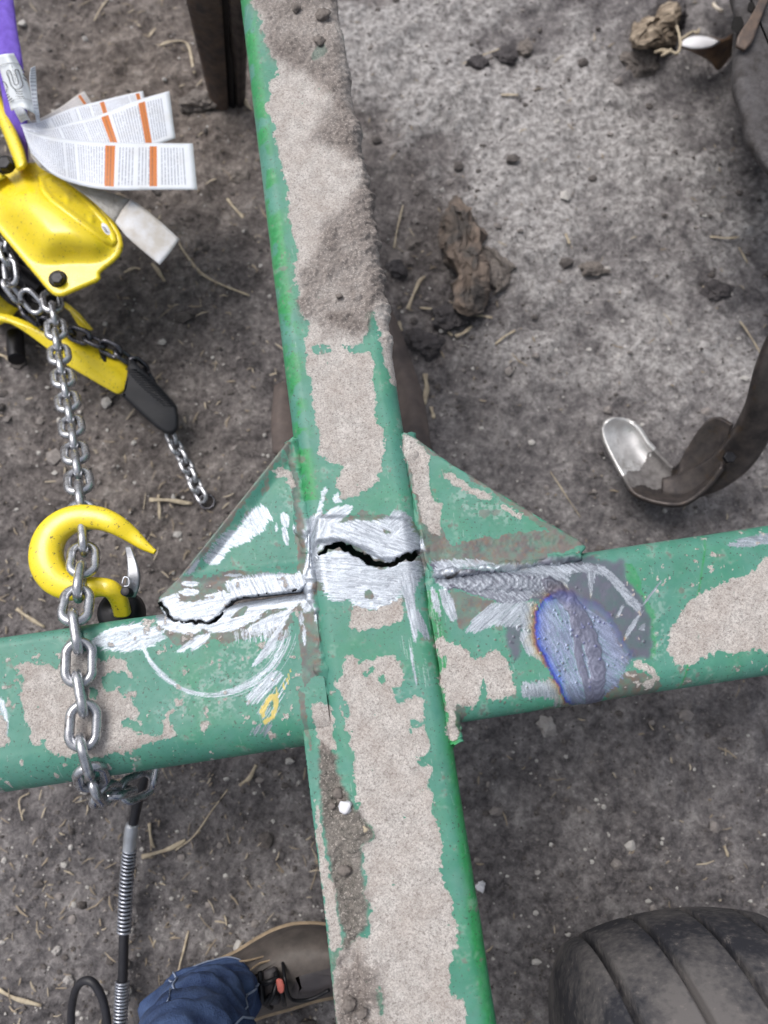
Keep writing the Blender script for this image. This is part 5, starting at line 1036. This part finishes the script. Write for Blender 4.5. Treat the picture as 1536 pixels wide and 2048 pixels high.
# ------------------------------------------------------------------ hose with spring guards and a cable loop
hose = thing('air_hose', tuple(at(255, 1800, .03)), 'black rubber hose with silver spring guards, rising from beneath the left tube', 'hose')
HP = [(300,1530,.12),(285,1570,.10),(272,1620,.075),(263,1670,.06),(256,1730,.05),(251,1800,.042),(248,1870,.036),(246,1940,.032),(243,2000,.03),(239,2070,.03),(233,2180,.03)]
ptube('hose_tube', [(*p, .0058) for p in HP], HOSE, hose, n=10, seg=14)
ptube('ferrule', [(264,1648,.067,.0072),(262,1665,.063,.0078),(259.5,1690,.057,.0078),(258,1700,.055,.0072)], simple('white_zinc_ferrule', (.62, .65, .70), .4, .5, bump=.1), hose, n=5, seg=16)
def coil(name, ya, yb, turns, r, wire):
    A = catmull([list(at(*p)) for p in HP], 30); py = np.array([pxof(a[0], a[1], a[2])[1] for a in A]); k = (py >= ya) & (py <= yb); B = A[k]
    n = turns*14; t = np.linspace(0, len(B)-1, n); P = np.stack([np.interp(t, np.arange(len(B)), B[:, i]) for i in range(3)], 1); T = np.gradient(P, axis=0); T /= np.linalg.norm(T, axis=1)[:, None]
    out = []
    for i in range(n):
        s = np.cross(T[i], [0, 0, 1]); s /= np.linalg.norm(s); u = np.cross(s, T[i]); a = 2*math.pi*i/14; out.append(P[i]+(s*math.cos(a)+u*math.sin(a))*r)
    tube(name, out, wire, ZINC, hose, seg=6)
coil('spring_guard', 1697, 1868, 22, .0074, .0013); coil('spring_guard', 1962, 2180, 24, .0074, .0013)
props(ptube('cable_loop', [(150,2160,.02,.0045),(143,2080,.035,.0045),(143,2020,.055,.0045),(152,1978,.075,.0045),(168,1962,.085,.0045),(186,1966,.088,.0045),(204,1995,.085,.0045),(214,2040,.08,.0045),(218,2100,.07,.0045),(222,2190,.05,.0045)], HOSE, n=10, seg=12), 'loop of black cable arching up left of the hose, bottom left', 'cable')
# ------------------------------------------------------------------ tyre
def wheel():
    R0, Wd = .245, .215; t = thing('farm_wheel', tuple(at(1388, 1836, .245)+Vector((.02, -.245, 0))), 'dusty ribbed farm implement tyre, bottom right', 'wheel')
    ax = Vector((1, .16, .0)).normalized(); fw = Vector((-ax.y, ax.x, 0)); up = ax.cross(fw)
    prof = []                                          # (across, radius)
    for s_ in np.linspace(-1, 1, 150):
        x = s_*Wd/2; crown = R0-.020*abs(s_)**2.2-.016*max(0, abs(s_)-.86)/.14; g = 0
        for gc in (-.70, -.24, .22, .66): g = max(g, 1-abs(s_-gc)/.036)
        prof.append((x, crown-.014*min(1, max(g, 0)*2.2)))
    w2 = Wd/2; sidew = [(w2+.004, R0-.050), (w2+.010, R0-.075), (w2+.011, R0-.095), (w2+.004, R0-.120), (w2-.010, R0-.140), (w2-.016, R0-.150)]
    prof = [(-a, b) for a, b in sidew[::-1]]+prof+sidew
    prof = np.array(prof); n = 220; c = np.array(t.location); P = np.zeros((n, len(prof), 3))
    for i in range(n):
        a = 2*math.pi*i/n; d = np.array(fw)*math.cos(a)+np.array(up)*math.sin(a)
        P[i] = c+np.array(ax)*prof[:, :1]+d*prof[:, 1:]
    m = M('dusty_tyre_rubber'); n1 = m.noise(9, 5, .6); n2 = m.noise(160, 4, .6)
    f = m.ramp(m.ma('ADD', m.ma('MULTIPLY', n1, .75), m.ma('MULTIPLY', n2, .25)), (.42, 0), (.58, 1)); col = m.mix(f, (.026, .027, .036), (.145, .135, .135)); col = m.mix(m.ramp(n2, (.62, 0), (.72, .5)), col, (.24, .21, .20))
    m.set(Base_Color=col, Roughness=.8); m.bump(n2, .4, .001)
    link('tyre', gridmesh('tyre', P, closed_u=True), m.m, t)
    rim = np.array([(-w2+.018, .195), (-w2+.004, .205), (-w2+.010, .190), (-w2+.05, .175), (-w2+.06, .10), (-w2+.04, .06), (-w2+.04, .0)]); Q = np.zeros((96, len(rim), 3))
    for i in range(96):
        a = 2*math.pi*i/96; d = np.array(fw)*math.cos(a)+np.array(up)*math.sin(a); Q[i] = c+np.array(ax)*rim[:, :1]+d*rim[:, 1:]
    link('rim', gridmesh('rim', Q, closed_u=True), DARKST, t)
wheel()
# ------------------------------------------------------------------ the person standing at the frame: one boot and jeans leg are in view
per = thing('person', tuple(at(440, 2010, 0)), 'person in blue jeans standing at bottom left, one brown work boot in view', 'person')
LEA = simple('brown_leather', (.125, .105, .095), .6, scale=45, col2=(.065, .056, .052), bump=.35, bdist=.001, bscale=220)
TOE = simple('scuffed_toe_leather', (.07, .062, .066), .5, scale=30, col2=(.045, .04, .045), bump=.3, bdist=.001, bscale=150)
WELT = simple('tan_welt', (.36, .27, .18), .7, scale=80, col2=(.24, .18, .12), bump=.2); DEN = M('blue_denim')
_n = DEN.noise(45, 5, .6); _f = DEN.noise(700, 2); DEN.set(Base_Color=DEN.mix(DEN.ramp(_n, (.3, 0), (.75, 1)), DEN.mix(DEN.ramp(_f, (.35, 0), (.65, 1)), (.012, .028, .085), (.030, .058, .16)), (.065, .11, .23)), Roughness=.9); DEN.bump(_f, .5, .001, DEN.bump(_n, .5, .006)); DEN = DEN.m
sole = CB((330,620),(370,540),(450,480),(620,400),(760,340),(900,250),(1020,185),(1150,145),(1300,140),(1450,160),(1580,230),(1640,340),(1650,470),(1580,590),(1450,660),(1300,690),(1150,740),(960,790),(700,900),(450,980),(350,900),(310,760))
sp = CB((980,560))[0]
boot = loft('boot', [(shrink(sole, 6), .030), (shrink(sole, 8), .050), (shrink(sole, 14), .066), (shrink(sole, 24), .079), (shrink(sole, 36), .089), (shrink(sole, 50), .097), (shrink(sole, 64), .102)], LEA, per, n=150)
loft('sole', [(shrink(sole, 3), -.004), (sole, .004), (sole, .020)], BLACK, boot, n=150); loft('welt', [(sole, .0205), ([(x, y) for x, y in sole], .031), (shrink(sole, 6), .0325)], WELT, boot, n=150)
bz = lambda x, y: .099
def onboot(pts, r, mat, name, z=None, n=6): return ptube(name, [(*CB((a, b))[0], c+(.005 if name == 'stitching' else .010 if name == 'toe_seam' else .001), r*(1.6 if name == 'stitching' else 1)) for a, b, c in pts], mat, boot, n=n, seg=8)
onboot([(700,400,.083),(820,408,.092),(930,385,.088),(1030,360,.080)], .0007, WELT, 'stitching'); onboot([(850,490,.104),(920,430,.098),(1010,400,.092)], .0007, WELT, 'stitching'); onboot([(1080,350,.078),(1160,330,.074),(1300,310,.07),(1380,300,.068)], .0007, WELT, 'stitching')
onboot([(1080,405,.087),(1130,385,.084),(1200,360,.080),(1300,345,.078),(1400,345,.076)], .0022, BLACK, 'toe_seam'); onboot([(1085,400,.088),(1100,520,.105),(1120,620,.103),(1160,670,.093),(1280,660,.088),(1400,600,.09)], .0020, BLACK, 'toe_seam')
onboot([(970,315,.072),(1000,300,.070),(1040,308,.070),(1030,330,.075),(985,335,.077),(970,315,.072)], .0012, BLACK, 'eyelet_ring')
for pts in ([(935,480,.107),(945,600,.117),(960,680,.113),(1010,720,.10)], [(1025,445,.097),(1050,520,.112),(1085,640,.114),(1095,700,.10)], [(940,560,.115),(1000,545,.118),(1050,520,.115)], [(960,690,.112),(1010,640,.118),(1060,650,.116)], [(1060,520,.113),(1020,640,.119),(980,700,.110)]):
    onboot(pts, .0030, BLACK, 'lace')
cap_ = CB((1088,405),(1160,380),(1240,352),(1330,345),(1430,350),(1500,420),(1510,540),(1440,620),(1290,662),(1165,668),(1125,610),(1105,520)); loft('toe_panel', [(cap_, .070), (cap_, .086), (shrink(cap_, 5), .091), (shrink(cap_, 14), .097), (shrink(cap_, 26), .101)], TOE, boot, n=80)
tongue_ = CB((960,470),(1040,440),(1075,520),(1090,620),(1060,700),(980,710),(940,640),(935,540)); loft('tongue', [(tongue_, .085), (tongue_, .106), (shrink(tongue_, 5), .110)], TOE, boot, n=60)
tagp = CB((1040,535),(1060,520),(1085,530),(1098,570),(1095,615),(1070,628),(1050,600)); loft('red_tag', [(tagp, .108), (tagp, .1195), (inset(tagp, .8), .121)], simple('faded_red_tag', (.62, .16, .13), .6, bump=.2), boot, n=40)
legc = [((1, 1), CB((560,690))[0], 118, 74, .085, -.5), ((1, 1), CB((555,700))[0], 121, 79, .100, -.5), (0, CB((545,705))[0], 117, 80, .125, -.5), (0, CB((500,740))[0], 112, 82, .16, -.5), (0, (395, 2050), 110, 90, .20, -.45), (0, (350, 2110), 112, 100, .27, -.4), (0, (300, 2230), 120, 110, .36, -.3), (0, (230, 2420), 150, 140, .46, -.2), (0, (150, 2700), 190, 180, .56, 0)]
LG = catmull([[c_[0], c_[1]+8, a_*.93, b_*.93, z_, rot] for _, c_, a_, b_, z_, rot in legc], 9); P_ = np.zeros((160, len(LG)+2, 3))
for j_, (cx0, cy0, a_, b_, z_, rot) in enumerate(LG):
    for k in range(160):
        th = 2*math.pi*k/160; fold = 1+.05*math.sin(3*th+z_*60)+.03*math.sin(5*th-z_*90+1)
        u_, v_ = a_*math.cos(th)*fold, b_*math.sin(th)*fold; q_ = at(cx0+u_*math.cos(rot)-v_*math.sin(rot), cy0+u_*math.sin(rot)+v_*math.cos(rot), z_)
        n_ = Vector((q_.x*15, q_.y*15, q_.z*48)); fd = abs(mnoise.noise(n_)); q_ = q_+mnoise.noise_vector(n_)*.009*min(1, .25+j_/12)+(q_-at(cx0, cy0, z_)).normalized()*(.012*(.35-fd)+.003*math.exp(-((j_-4)/1.3)**2)-.002*math.exp(-((j_-7)/1.)**2))+mnoise.noise_vector(q_*90)*.0012
        P_[k, j_+1] = q_
P_[:, 0] = P_[:, 1]+(P_[:, 1].mean(0)-P_[:, 1])*.08; P_[:, -1] = P_[:, -2]
leg = link('trouser_leg', gridmesh('trouser_leg', P_, closed_u=True), DEN, per)
for w0, row in ((.0007, 4), (.0006, 2)):
    L_ = [P_[k, row+1]+(P_[k, row+1]-P_[:, row+1].mean(0))*.012+np.array([0, 0, .0012]) for k in range(0, 160, 2)]; tube('hem_stitching', L_, w0, simple('denim_thread_light', (.32, .38, .52), .8, bump=0), leg, seg=5)
SEAM = simple('denim_thread', (.30, .36, .50), .8, bump=0)
for k0 in (118, 4):
    L_ = [P_[k0, r_]+(P_[k0, r_]-P_[:, r_].mean(0))*.02+np.array([0, 0, .001]) for r_ in range(2, 44)]; tube('seam_stitching', L_, .0011, SEAM, leg, seg=5)
